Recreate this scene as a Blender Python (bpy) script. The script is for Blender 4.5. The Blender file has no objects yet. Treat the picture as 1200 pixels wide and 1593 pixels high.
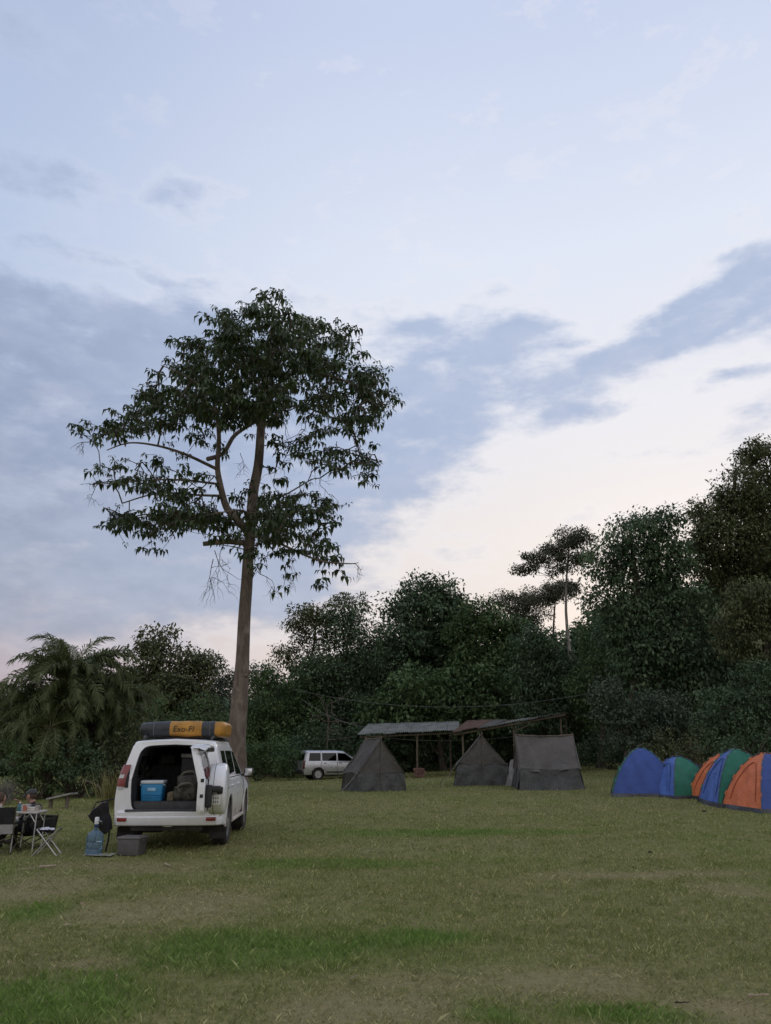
import bpy, bmesh, math, random
import numpy as np
from mathutils import Vector, Matrix, Euler, noise as mnoise

random.seed(7)
rng = np.random.default_rng(7)
sc = bpy.context.scene
col = sc.collection
R = math.radians
PI = math.pi

# ------------------------------------------------------------------ camera
F_PX = 1180.0                      # focal length in pixels of a 1200 px wide frame
PITCH = math.atan(374.0 / F_PX)    # the phone is tilted up
CAM_Z = 1.6
cam_d = bpy.data.cameras.new('camera')
cam_d.sensor_fit = 'HORIZONTAL'
cam_d.sensor_width = 36.0
cam_d.lens = 36.0 * F_PX / 1200.0
cam_d.clip_start = 0.1
cam_d.clip_end = 3000.0
cam = bpy.data.objects.new('camera', cam_d)
cam.location = (0, 0, CAM_Z)
cam.rotation_euler = (PI / 2 + PITCH, 0, 0)
col.objects.link(cam)
sc.camera = cam

SP, CP = math.sin(PITCH), math.cos(PITCH)

def ray(x, y):
    u = (x - 600.0) / F_PX
    v = (796.5 - y) / F_PX
    return u, CP - v * SP, SP + v * CP

def at(x, y, Y):
    """point of the place seen at photo position x, y, standing Y metres ahead"""
    a, b, c = ray(x, y)
    k = Y / b
    return Vector((a * k, Y, CAM_Z + c * k))

def scale_at(x, y, Y):
    """metres per photo pixel there"""
    return Y / ray(x, y)[1] / F_PX

def sstep(a, b, v):
    t = np.clip((v - a) / (b - a), 0, 1)
    return t * t * (3 - 2 * t)

def gz(X, Y):
    """height of the meadow: it climbs gently away from the camera and to the right"""
    X = np.asarray(X, dtype=float); Y = np.asarray(Y, dtype=float)
    s = np.clip((Y - 14.0) / 32.0, 0, 1)
    s = s * s * (3 - 2 * s) * 0.5 + s * 0.5
    lift = 0.27 + 0.035 * np.clip(X, -12, 20)
    z = s * lift
    near = 1.0 - sstep(40, 120, np.hypot(X, Y))
    z = z + near * (0.018 * np.sin(X * 0.9 + 0.6 * Y) * np.sin(0.55 * Y - 0.4 * X) + 0.012 * np.sin(1.9 * X + 1.3) * np.sin(1.4 * Y))
    return z

def ground_at(x, y):
    a, b, c = ray(x, y)
    lo, hi = 3.0, 200.0
    for _ in range(60):
        m = (lo + hi) / 2
        if CAM_Z + c * m > float(gz(a * m, b * m)):
            lo = m
        else:
            hi = m
    return Vector((a * lo, b * lo, float(gz(a * lo, b * lo))))

def G3(X, Y, dz=0.0):
    return Vector((X, Y, float(gz(X, Y)) + dz))

# ------------------------------------------------------------------ view / exposure
vs = sc.view_settings
vs.view_transform = 'Standard'
vs.look = 'None'
vs.exposure = 0.0
vs.gamma = 1.0
vs.use_curve_mapping = False
sc.cycles.use_denoising = True
sc.cycles.max_bounces = 8
sc.cycles.diffuse_bounces = 4
sc.cycles.transparent_max_bounces = 12
sc.cycles.caustics_reflective = False
sc.cycles.caustics_refractive = False

def s2l(c):
    return tuple(((v / 255.0) / 12.92) if v / 255.0 <= 0.04045 else (((v / 255.0) + 0.055) / 1.055) ** 2.4 for v in c)

# ------------------------------------------------------------------ node helper
class NT:
    def __init__(self, tree):
        self.t = tree; self.n = tree.nodes; self.l = tree.links
    def new(self, ty, **kw):
        nd = self.n.new(ty)
        for k, v in kw.items():
            setattr(nd, k, v)
        return nd
    def put(self, sock, v):
        if isinstance(v, bpy.types.NodeSocket):
            self.l.new(v, sock)
        elif isinstance(v, tuple) and len(v) == 3 and sock.type == 'RGBA':
            sock.default_value = (*v, 1)
        else:
            sock.default_value = v
    def math(self, op, a, b=0.0, c=0.0, clamp=False):
        nd = self.new('ShaderNodeMath', operation=op, use_clamp=clamp)
        self.put(nd.inputs[0], a); self.put(nd.inputs[1], b); self.put(nd.inputs[2], c)
        return nd.outputs[0]
    def vmath(self, op, a, b=(0, 0, 0)):
        nd = self.new('ShaderNodeVectorMath', operation=op)
        self.put(nd.inputs[0], a); self.put(nd.inputs[1], b)
        return nd.outputs['Value'] if op in ('LENGTH', 'DOT_PRODUCT') else nd.outputs[0]
    def mix(self, f, a, b, blend='MIX'):
        nd = self.new('ShaderNodeMix', data_type='RGBA', blend_type=blend)
        nd.clamp_factor = True
        self.put(nd.inputs[0], f); self.put(nd.inputs[6], a); self.put(nd.inputs[7], b)
        return nd.outputs[2]
    def maprange(self, v, a, b, c=0.0, d=1.0, smooth=True):
        nd = self.new('ShaderNodeMapRange', interpolation_type='SMOOTHSTEP' if smooth else 'LINEAR')
        nd.clamp = True
        self.put(nd.inputs[0], v)
        for i, q in enumerate((a, b, c, d)):
            self.put(nd.inputs[i + 1], q)
        return nd.outputs[0]
    def noise(self, vec, scale, detail=4.0, rough=0.55, dist=0.0, col=False):
        nd = self.new('ShaderNodeTexNoise')
        if vec is not None:
            self.l.new(vec, nd.inputs['Vector'])
        nd.inputs['Scale'].default_value = scale
        nd.inputs['Detail'].default_value = detail
        nd.inputs['Roughness'].default_value = rough
        nd.inputs['Distortion'].default_value = dist
        return nd.outputs['Color'] if col else nd.outputs['Fac']
    def ramp(self, f, stops):
        nd = self.new('ShaderNodeValToRGB')
        cr = nd.color_ramp
        while len(cr.elements) < len(stops):
            cr.elements.new(0.5)
        for e, (p, c) in zip(cr.elements, stops):
            e.position = p; e.color = (*c, 1)
        self.put(nd.inputs[0], f)
        return nd.outputs[0]

# ------------------------------------------------------------------ world: dusk sky with broken stratus
SUN_AZ = R(24.0)     # right of straight ahead, behind the trees
SUN_EL = R(9.0)
world = bpy.data.worlds.new('World')
sc.world = world
world.use_nodes = True
W = NT(world.node_tree)
W.n.clear()
geo = W.new('ShaderNodeTexCoord')
dirv = geo.outputs['Generated']
sep = W.new('ShaderNodeSeparateXYZ'); W.l.new(dirv, sep.inputs[0])
dx, dy, dz = sep.outputs
DEG = 180.0 / PI
az = W.math('MULTIPLY', W.math('ARCTAN2', dx, dy), DEG)              # degrees right of ahead
el = W.math('MULTIPLY', W.math('ARCSINE', W.math('MAXIMUM', W.math('MINIMUM', dz, 1.0), -1.0)), DEG)

def angles(x, y):
    a, b, c = ray(x, y)
    return math.degrees(math.atan2(a, b)), math.degrees(math.atan2(c, math.hypot(a, b)))

# sky colour by elevation; warmer and paler towards where the sun went down
elf = W.math('DIVIDE', W.math('ADD', el, 10.0), 100.0, clamp=True)
def ep(d):
    return (d + 10.0) / 100.0
cool = W.ramp(elf, [(ep(-10), s2l((120, 116, 124))), (ep(0), s2l((176, 154, 164))), (ep(5), s2l((172, 160, 174))), (ep(12), s2l((176, 184, 206))),
                    (ep(24), s2l((190, 204, 230))), (ep(36), s2l((189, 204, 232))), (ep(50), s2l((180, 194, 225))), (ep(90), s2l((186, 199, 226)))])
warm = W.ramp(elf, [(ep(-10), s2l((150, 138, 138))), (ep(0), s2l((228, 202, 196))), (ep(7), s2l((234, 221, 216))), (ep(15), s2l((238, 231, 229))),
                    (ep(24), s2l((236, 236, 243))), (ep(36), s2l((227, 234, 249))), (ep(50), s2l((204, 215, 241))), (ep(90), s2l((186, 199, 226)))])
east = W.ramp(elf, [(ep(-10), s2l((130, 124, 124))), (ep(0), s2l((212, 200, 200))), (ep(12), s2l((230, 224, 224))), (ep(30), s2l((230, 229, 234))), (ep(60), s2l((206, 213, 231))), (ep(90), s2l((186, 199, 226)))])
da = W.math('COSINE', W.math('DIVIDE', W.math('SUBTRACT', az, math.degrees(SUN_AZ) - 3.0), DEG))
wf = W.maprange(da, 0.56, 0.995)
base = W.mix(wf, W.mix(W.maprange(dy, 0.45, -0.35), cool, east), warm)

# cloud banks: soft-edged stretched masses, in degrees of azimuth and elevation
wn = W.noise(W.vmath('MULTIPLY', dirv, (1.0, 1.0, 1.9)), 9.0, 4.0, 0.6, col=True)
wsep = W.new('ShaderNodeSeparateColor'); W.l.new(wn, wsep.inputs[0])
wa = W.math('ADD', az, W.math('MULTIPLY', W.math('SUBTRACT', wsep.outputs[0], 0.5), 4.0))
we = W.math('ADD', el, W.math('MULTIPLY', W.math('SUBTRACT', wsep.outputs[1], 0.5), 3.4))

wcomb = W.new('ShaderNodeCombineXYZ'); W.l.new(wa, wcomb.inputs[0]); W.l.new(we, wcomb.inputs[1])
wvec = wcomb.outputs[0]

def bank(x, y, rx, ry, tilt=0.0, strength=1.0):
    a0, e0 = angles(x, y)
    ra = max(1.0, rx / F_PX * DEG); re_ = max(0.6, ry / F_PX * DEG)
    ct, st = math.cos(R(tilt)), math.sin(R(tilt))
    mp = W.new('ShaderNodeMapping', vector_type='TEXTURE')
    W.l.new(wvec, mp.inputs[0])
    mp.inputs[1].default_value = (a0, e0, 0); mp.inputs[2].default_value = (0, 0, R(tilt)); mp.inputs[3].default_value = (ra, re_, 1)
    d2 = W.vmath('DOT_PRODUCT', mp.outputs[0], mp.outputs[0])
    return W.math('MULTIPLY', W.math('POWER', math.exp(-1.0), d2), strength)

banks = [
    # the broken diagonal bank rising to the right
    (1195, 430, 75, 52, 20, 1.0), (1110, 482, 80, 38, 20, 1.0), (1020, 532, 80, 32, 14, 1.0), (945, 560, 55, 22, 0, .75), (885, 535, 45, 15, 0, .45), (1130, 392, 45, 9, 0, .45), (1150, 578, 60, 11, 0, .55),
    (660, 500, 75, 22, 0, .9), (760, 468, 70, 22, 0, .55), (830, 502, 66, 24, 0, .8), (745, 555, 125, 36, 0, 1.0), (650, 605, 120, 45, 0, .95), (850, 612, 105, 34, 0, 1.0), (935, 640, 60, 13, 0, .45),
    (620, 680, 130, 52, 0, 1.0), (560, 755, 130, 62, 10, 1.0), (705, 665, 70, 30, 0, .55), (470, 600, 130, 80, 0, .9),
    # the broad grey bank on the left
    (40, 520, 200, 55, 0, .8), (230, 505, 170, 42, 0, .75), (330, 560, 150, 70, 0, .8), (40, 640, 240, 90, 0, .95), (240, 690, 260, 100, 0, .95), (60, 800, 260, 110, 0, .95), (330, 810, 260, 90, 0, .95),
    (120, 930, 330, 70, 0, .85), (430, 915, 100, 34, 0, .75), (20, 455, 60, 26, 0, .5),
    # thin wisps
    (80, 290, 135, 36, -6, .5), (290, 305, 120, 30, 0, .42), (240, 430, 95, 18, -4, .52), (50, 382, 100, 26, -8, .45), (20, 60, 60, 40, 0, .25),
    (-500, 700, 400, 120, 0, .9), (-900, 500, 500, 120, 0, .7), (1700, 420, 420, 90, 12, .9), (2300, 560, 400, 120, 0, .7),
]
acc = None
for b in banks:
    q = bank(*b)
    acc = q if acc is None else W.math('ADD', acc, q)
# the rest of the dome carries the same kind of broken cloud
far_n = W.noise(W.vmath('MULTIPLY', dirv, (1.0, 1.0, 2.6)), 2.2, 3.0, 0.55)
outside = W.maprange(W.math('ABSOLUTE', az), 45, 75)
acc = W.math('ADD', acc, W.math('MULTIPLY', outside, W.maprange(far_n, 0.5, 0.72, 0.0, 0.55)))
acc = W.math('MINIMUM', acc, 0.95)
tex = W.noise(W.vmath('MULTIPLY', dirv, (1.0, 1.0, 2.4)), 11.0, 6.0, 0.62)
dens = W.math('ADD', acc, W.math('MULTIPLY', W.math('SUBTRACT', tex, 0.5), 1.9))
cm = W.maprange(dens, 0.20, 1.0)
fine = W.noise(W.vmath('MULTIPLY', dirv, (1.0, 1.0, 2.0)), 16.0, 3.0, 0.55)
cloud_hi = W.ramp(elf, [(ep(0), s2l((168, 152, 164))), (ep(5), s2l((160, 158, 175))), (ep(11), s2l((154, 163, 184))), (ep(22), s2l((147, 160, 189))), (ep(40), s2l((166, 180, 210))), (ep(90), s2l((170, 184, 212)))])
cloud_w = W.ramp(elf, [(ep(0), s2l((186, 176, 188))), (ep(10), s2l((170, 180, 204))), (ep(22), s2l((168, 184, 214))), (ep(40), s2l((178, 193, 222))), (ep(90), s2l((170, 184, 212)))])
cloudc = W.mix(wf, cloud_hi, cloud_w)
cloudc = W.mix(W.maprange(fine, 0.3, 0.75, 0.0, 0.26), cloudc, s2l((206, 213, 232)))
# a lit rim where the bank thins out
rim = W.math('MULTIPLY', W.maprange(dens, 0.08, 0.28), W.maprange(dens, 0.62, 0.3))
skyc = W.mix(W.math('MULTIPLY', W.math('MULTIPLY', rim, W.math('ADD', W.math('MULTIPLY', wf, 0.9), 0.1)), 0.30), base, s2l((240, 238, 244)))
skyc = W.mix(W.math('MULTIPLY', cm, 0.96), skyc, cloudc)
# faint high veil
veil = W.noise(W.vmath('MULTIPLY', dirv, (1.0, 1.0, 1.6)), 6.5, 4.0, 0.62)
skyc = W.mix(W.maprange(veil, 0.58, 0.80, 0.0, 0.16), skyc, s2l((222, 220, 232)))
sky = W.new('ShaderNodeTexSky', sky_type='NISHITA')
sky.sun_disc = False
sky.sun_elevation = SUN_EL
sky.sun_rotation = SUN_AZ
bg1 = W.new('ShaderNodeBackground'); W.l.new(skyc, bg1.inputs[0]); bg1.inputs[1].default_value = 0.95
bg2 = W.new('ShaderNodeBackground'); W.l.new(sky.outputs[0], bg2.inputs[0]); bg2.inputs[1].default_value = 0.008
addw = W.new('ShaderNodeAddShader'); W.l.new(bg1.outputs[0], addw.inputs[0]); W.l.new(bg2.outputs[0], addw.inputs[1])
wout = W.new('ShaderNodeOutputWorld'); W.l.new(addw.outputs[0], wout.inputs[0])
world.cycles.sampling_method = 'MANUAL'
world.cycles.sample_map_resolution = 256

# ------------------------------------------------------------------ sun: already behind the trees, only a breath of warm light left
sun_d = bpy.data.lights.new('sun', 'SUN')
sun_d.energy = 0.6
sun_d.angle = R(40.0)
sun_d.color = (1.0, 0.82, 0.68)
sun = bpy.data.objects.new('sun', sun_d)
sdir = Vector((math.sin(SUN_AZ) * math.cos(SUN_EL), math.cos(SUN_AZ) * math.cos(SUN_EL), math.sin(SUN_EL)))
sun.rotation_euler = (-sdir).to_track_quat('-Z', 'Y').to_euler()
col.objects.link(sun)

# ------------------------------------------------------------------ object helpers
def tag(o, label=None, cat=None, group=None, kind=None):
    if label: o['label'] = label
    if cat: o['category'] = cat
    if group: o['group'] = group
    if kind: o['kind'] = kind
    return o

def empty(name, loc=(0, 0, 0), rz=0.0, label=None, cat=None, group=None):
    o = bpy.data.objects.new(name, None)
    o.location = loc
    o.rotation_euler = (0, 0, rz)
    o.empty_display_size = 0.2
    col.objects.link(o)
    return tag(o, label, cat, group)

def link_mesh(name, me, mat=None, parent=None):
    if mat is not None and len(me.materials) == 0:
        me.materials.append(mat)
    o = bpy.data.objects.new(name, me)
    col.objects.link(o)
    if parent is not None:
        o.parent = parent
    return o

class MB:
    """collects shapes; build() links them as ONE mesh object"""
    def __init__(self):
        self.v = []; self.f = []; self.mi = []
    def add(self, vs_, fs_, M=None, mi=0):
        n = len(self.v)
        for p in vs_:
            p = Vector(p)
            self.v.append(M @ p if M is not None else p)
        for f in fs_:
            self.f.append([i + n for i in f]); self.mi.append(mi)
        return self
    def box(self, c, s, M=None, mi=0, taper=1.0):
        x, y, z = [q / 2 for q in s]
        t = taper
        vs_ = [(-x, -y, -z), (x, -y, -z), (x, y, -z), (-x, y, -z), (-x * t, -y * t, z), (x * t, -y * t, z), (x * t, y * t, z), (-x * t, y * t, z)]
        vs_ = [Vector(p) + Vector(c) for p in vs_]
        return self.add(vs_, [(3, 2, 1, 0), (4, 5, 6, 7), (0, 1, 5, 4), (1, 2, 6, 5), (2, 3, 7, 6), (3, 0, 4, 7)], M, mi)
    def rbox(self, c, s, r, M=None, mi=0, taper=1.0, n=3):
        """rounded box"""
        bm = bmesh.new()
        bmesh.ops.create_cube(bm, size=1.0)
        for v in bm.verts:
            k = taper if v.co.z > 0 else 1.0
            v.co = Vector((v.co.x * s[0] * k, v.co.y * s[1] * k, v.co.z * s[2]))
        bmesh.ops.bevel(bm, geom=list(bm.edges) + list(bm.verts), offset=r, segments=n, affect='EDGES', profile=0.5)
        bm.verts.index_update()
        vs_ = [v.co + Vector(c) for v in bm.verts]
        fs_ = [[v.index for v in f.verts] for f in bm.faces]
        bm.free()
        return self.add(vs_, fs_, M, mi)
    def tube(self, pts, rad, n=8, M=None, mi=0, cap=True, closed=False):
        pts = [Vector(p) for p in pts]
        if not isinstance(rad, (list, tuple, np.ndarray)):
            rad = [rad] * len(pts)
        vs_, fs_ = [], []
        up = None
        m = len(pts)
        for i, p in enumerate(pts):
            if closed:
                t = pts[(i + 1) % m] - pts[i - 1]
            else:
                t = pts[min(i + 1, m - 1)] - pts[max(i - 1, 0)]
            if t.length < 1e-9:
                t = Vector((0, 0, 1))
            t.normalize()
            if up is None:
                up = t.orthogonal().normalized()
            up = (up - t * up.dot(t))
            if up.length < 1e-6:
                up = t.orthogonal()
            up.normalize()
            s = t.cross(up)
            for k in range(n):
                a = 2 * PI * k / n
                vs_.append(p + (up * math.cos(a) + s * math.sin(a)) * float(rad[i]))
        for i in range(m if closed else m - 1):
            j = (i + 1) % m
            for k in range(n):
                fs_.append((i * n + k, i * n + (k + 1) % n, j * n + (k + 1) % n, j * n + k))
        if cap and not closed:
            fs_.append(tuple(range(n - 1, -1, -1)))
            fs_.append(tuple((m - 1) * n + k for k in range(n)))
        return self.add(vs_, fs_, M, mi)
    def lathe(self, prof, n=20, M=None, mi=0):
        """prof: (r, z) pairs bottom to top, round the z axis"""
        vs_, fs_ = [], []
        for r, z in prof:
            for k in range(n):
                a = 2 * PI * k / n
                vs_.append((r * math.cos(a), r * math.sin(a), z))
        for i in range(len(prof) - 1):
            for k in range(n):
                fs_.append((i * n + k, i * n + (k + 1) % n, (i + 1) * n + (k + 1) % n, (i + 1) * n + k))
        fs_.append(tuple(range(n - 1, -1, -1)))
        fs_.append(tuple((len(prof) - 1) * n + k for k in range(n)))
        return self.add(vs_, fs_, M, mi)
    def grid(self, P, M=None, mi=0, flip=False, closed=False):
        """P[i][j] -> points"""
        a, b = len(P), len(P[0])
        vs_ = [p for row in P for p in row]
        fs_ = []
        for i in range(a if closed else a - 1):
            for j in range(b - 1):
                i2 = (i + 1) % a
                f = (i * b + j, i2 * b + j, i2 * b + j + 1, i * b + j + 1)
                fs_.append(f[::-1] if flip else f)
        return self.add(vs_, fs_, M, mi)
    def mesh(self, name, mats=None, smooth=True, angle=35):
        me = bpy.data.meshes.new(name)
        me.from_pydata([tuple(p) for p in self.v], [], self.f)
        if mats is not None:
            for m in (mats if isinstance(mats, (list, tuple)) else [mats]):
                me.materials.append(m)
            if isinstance(mats, (list, tuple)) and len(mats) > 1:
                me.polygons.foreach_set('material_index', self.mi)
        if smooth:
            me.polygons.foreach_set('use_smooth', [True] * len(me.polygons))
            me.set_sharp_from_angle(angle=R(angle))
        me.update()
        return me
    def build(self, name, mats, parent=None, smooth=True, angle=35):
        return link_mesh(name, self.mesh(name, mats, smooth, angle), None, parent)

def recalc(o):
    bm = bmesh.new(); bm.from_mesh(o.data)
    bmesh.ops.remove_doubles(bm, verts=bm.verts, dist=1e-5)
    bmesh.ops.recalc_face_normals(bm, faces=bm.faces)
    bm.to_mesh(o.data); bm.free()
    return o

def fast_mesh(name, verts, faces, mat, attr=None):
    """numpy verts (N,3), faces (M,k) all with k corners; attr: per-vertex float 'tint'"""
    me = bpy.data.meshes.new(name)
    verts = np.ascontiguousarray(verts, dtype=np.float32); faces = np.ascontiguousarray(faces, dtype=np.int32)
    m, k = faces.shape
    me.vertices.add(len(verts)); me.vertices.foreach_set('co', verts.ravel())
    me.loops.add(m * k); me.loops.foreach_set('vertex_index', faces.ravel())
    me.polygons.add(m); me.polygons.foreach_set('loop_start', np.arange(0, m * k, k, dtype=np.int32))
    if attr is not None:
        a = me.attributes.new('tint', 'FLOAT', 'POINT'); a.data.foreach_set('value', np.ascontiguousarray(attr, dtype=np.float32))
    me.materials.append(mat)
    me.update(calc_edges=True)
    return me

def catmull(P, k):
    """P list of Vectors -> k samples per span, keys kept"""
    out = []
    n = len(P)
    for i in range(n - 1):
        p0 = P[max(i - 1, 0)]; p1 = P[i]; p2 = P[i + 1]; p3 = P[min(i + 2, n - 1)]
        for s in range(k):
            t = s / k
            out.append(0.5 * ((2 * p1) + (p2 - p0) * t + (2 * p0 - 5 * p1 + 4 * p2 - p3) * t * t + (3 * p1 - p0 - 3 * p2 + p3) * t ** 3))
    out.append(P[-1])
    return out

# ------------------------------------------------------------------ materials
MATS = {}
def mat(name, c, rough=0.6, metal=0.0, var=0.18, scale=6.0, bump=0.0, bscale=40.0, spec=0.5, c2=None, coat=0.0, detail=4.0, bdist=0.02):
    if name in MATS:
        return MATS[name]
    m = bpy.data.materials.new(name); m.use_nodes = True
    N = NT(m.node_tree); N.n.clear()
    out = N.new('ShaderNodeOutputMaterial'); b = N.new('ShaderNodeBsdfPrincipled')
    N.l.new(b.outputs[0], out.inputs[0])
    tc = N.new('ShaderNodeTexCoord').outputs['Object']
    f = N.noise(tc, scale, detail, 0.6)
    lo = tuple(q * (1 - var) for q in c); hi = c2 if c2 else tuple(min(1, q * (1 + var)) for q in c)
    cc = N.mix(N.maprange(f, 0.32, 0.68), lo, hi)
    N.l.new(cc, b.inputs['Base Color'])
    b.inputs['Metallic'].default_value = metal
    b.inputs['Specular IOR Level'].default_value = spec
    b.inputs['Coat Weight'].default_value = coat
    b.inputs['Coat Roughness'].default_value = 0.08
    rn = N.noise(tc, scale * 3.1, 3.0, 0.6)
    N.l.new(N.maprange(rn, 0.2, 0.8, max(0, rough - 0.08), min(1, rough + 0.1)), b.inputs['Roughness'])
    if bump > 0:
        bn = N.new('ShaderNodeBump'); bn.inputs['Strength'].default_value = bump; bn.inputs['Distance'].default_value = bdist
        N.l.new(N.noise(tc, bscale, 4.0, 0.6), bn.inputs['Height'])
        N.l.new(bn.outputs[0], b.inputs['Normal'])
    MATS[name] = m
    return m

def leaf_mat(name, dark, mid, light, trans=0.25, rough=0.5, spec=0.35):
    m = bpy.data.materials.new(name); m.use_nodes = True
    N = NT(m.node_tree); N.n.clear()
    out = N.new('ShaderNodeOutputMaterial'); b = N.new('ShaderNodeBsdfPrincipled')
    at_ = N.new('ShaderNodeAttribute', attribute_name='tint')
    c = N.ramp(at_.outputs['Fac'], [(0.0, dark), (0.5, mid), (1.0, light)])
    N.l.new(c, b.inputs['Base Color'])
    b.inputs['Roughness'].default_value = rough
    b.inputs['Specular IOR Level'].default_value = spec
    tr = N.new('ShaderNodeBsdfTranslucent'); N.l.new(c, tr.inputs[0])
    mx = N.new('ShaderNodeMixShader'); mx.inputs[0].default_value = trans
    N.l.new(b.outputs[0], mx.inputs[1]); N.l.new(tr.outputs[0], mx.inputs[2])
    N.l.new(mx.outputs[0], out.inputs[0])
    return m

def bark_mat(name, c1, c2, scale=5.0, bump=0.6):
    m = bpy.data.materials.new(name); m.use_nodes = True
    N = NT(m.node_tree); N.n.clear()
    out = N.new('ShaderNodeOutputMaterial'); b = N.new('ShaderNodeBsdfPrincipled'); N.l.new(b.outputs[0], out.inputs[0])
    tc = N.new('ShaderNodeTexCoord').outputs['Object']
    st = N.vmath('MULTIPLY', tc, (1, 1, 0.3))
    f1 = N.noise(st, scale, 6, 0.65, 0.4); f2 = N.noise(tc, scale * 0.35, 4, 0.6)
    c = N.mix(N.maprange(f1, 0.35, 0.68), c1, c2)
    c = N.mix(N.maprange(f2, 0.55, 0.72, 0.0, 0.55), c, tuple(min(1, q * 1.7) for q in c2))     # lichen
    f3 = N.noise(tc, scale * 4, 4, 0.7)
    c = N.mix(N.maprange(f3, 0.6, 0.75, 0.0, 0.5), c, tuple(q * 0.4 for q in c1))
    N.l.new(c, b.inputs['Base Color']); b.inputs['Roughness'].default_value = 0.9
    b.inputs['Specular IOR Level'].default_value = 0.2
    bn = N.new('ShaderNodeBump'); bn.inputs['Strength'].default_value = bump; bn.inputs['Distance'].default_value = 0.03
    N.l.new(f1, bn.inputs['Height']); N.l.new(bn.outputs[0], b.inputs['Normal'])
    return m
# ================================================================== THE GROUND
# worn and lush places of the meadow: (photo x, y, half width, half height, amount)
def patch(x, y, rx, ry):
    c = ground_at(x, y)
    w = ground_at(x + rx, y) - c
    d = (ground_at(x, y - ry) - ground_at(x, y + ry)).length / 2
    return (c.x, c.y, max(0.2, w.length), max(0.2, d))

LUSH = [patch(*p) for p in [(400, 1478, 280, 34), (650, 1462, 100, 16), (70, 1560, 180, 60), (60, 1420, 60, 16), (760, 1580, 60, 16), (990, 1582, 160, 14), (700, 1296, 260, 6), (480, 1345, 200, 8)]]
DRY = [patch(*p) for p in [(310, 1402, 120, 18), (250, 1420, 190, 18), (560, 1572, 200, 34), (1140, 1384, 70, 12), (1000, 1362, 200, 7), (820, 1530, 260, 30), (60, 1380, 90, 26), (1130, 1570, 110, 30), (240, 1350, 170, 12), (150, 1500, 70, 14)]]

def tint_group():
    g = bpy.data.node_groups.new('meadow_colour', 'ShaderNodeTree')
    g.interface.new_socket('Green', in_out='OUTPUT', socket_type='NodeSocketFloat')
    g.interface.new_socket('Dry', in_out='OUTPUT', socket_type='NodeSocketFloat')
    N = NT(g)
    go = N.new('NodeGroupOutput')
    pos = N.new('ShaderNodeNewGeometry').outputs['Position']
    flat = N.vmath('MULTIPLY', pos, (1, 1, 0))
    wob = N.noise(flat, 0.9, 5.0, 0.65)
    wob2 = N.noise(flat, 3.2, 4.0, 0.6)
    def masks(lst, gain):
        acc = None
        for cx, cy, rx, ry in lst:
            q = N.vmath('MULTIPLY', N.vmath('SUBTRACT', flat, (cx, cy, 0)), (1 / rx, 1 / ry, 0))
            d = N.vmath('LENGTH', q)
            d = N.math('ADD', d, N.math('MULTIPLY', N.math('SUBTRACT', wob, 0.5), 1.5))
            d = N.math('ADD', d, N.math('MULTIPLY', N.math('SUBTRACT', wob2, 0.5), 0.8))
            mk = N.maprange(d, 1.25, 0.35)
            acc = mk if acc is None else N.math('MAXIMUM', acc, mk)
        return N.math('MULTIPLY', acc, gain)
    big = N.noise(flat, 0.22, 4.0, 0.6)
    green = N.math('ADD', masks(LUSH, 0.72), N.maprange(big, 0.42, 0.7, 0.0, 0.30), clamp=True)
    dry = N.math('ADD', masks(DRY, 0.6), N.maprange(N.noise(flat, 0.55, 5.0, 0.65), 0.5, 0.75, 0.0, 0.38), clamp=True)
    N.l.new(green, go.inputs[0]); N.l.new(dry, go.inputs[1])
    return g
MEADOW = tint_group()

def ground_mat():
    m = bpy.data.materials.new('meadow_soil'); m.use_nodes = True
    N = NT(m.node_tree); N.n.clear()
    out = N.new('ShaderNodeOutputMaterial'); b = N.new('ShaderNodeBsdfPrincipled'); N.l.new(b.outputs[0], out.inputs[0])
    g = N.new('ShaderNodeGroup'); g.node_tree = MEADOW
    pos = N.new('ShaderNodeNewGeometry').outputs['Position']
    fn = N.noise(pos, 14.0, 5.0, 0.7); fn2 = N.noise(pos, 55.0, 4.0, 0.7)
    c = N.mix(N.maprange(fn, 0.35, 0.65), (0.149, 0.140, 0.054), (0.244, 0.228, 0.094))
    c = N.mix(g.outputs[0], c, (0.137, 0.176, 0.048))
    c = N.mix(N.math('MULTIPLY', g.outputs[1], 0.85), c, (0.280, 0.226, 0.129))
    c = N.mix(N.maprange(fn2, 0.55, 0.75, 0, 0.55), c, (0.078, 0.065, 0.030))
    N.l.new(c, b.inputs['Base Color']); b.inputs['Roughness'].default_value = 1.0; b.inputs['Specular IOR Level'].default_value = 0.1
    bn = N.new('ShaderNodeBump'); bn.inputs['Strength'].default_value = 0.5; bn.inputs['Distance'].default_value = 0.03
    N.l.new(fn2, bn.inputs['Height']); N.l.new(bn.outputs[0], b.inputs['Normal'])
    return m

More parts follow.
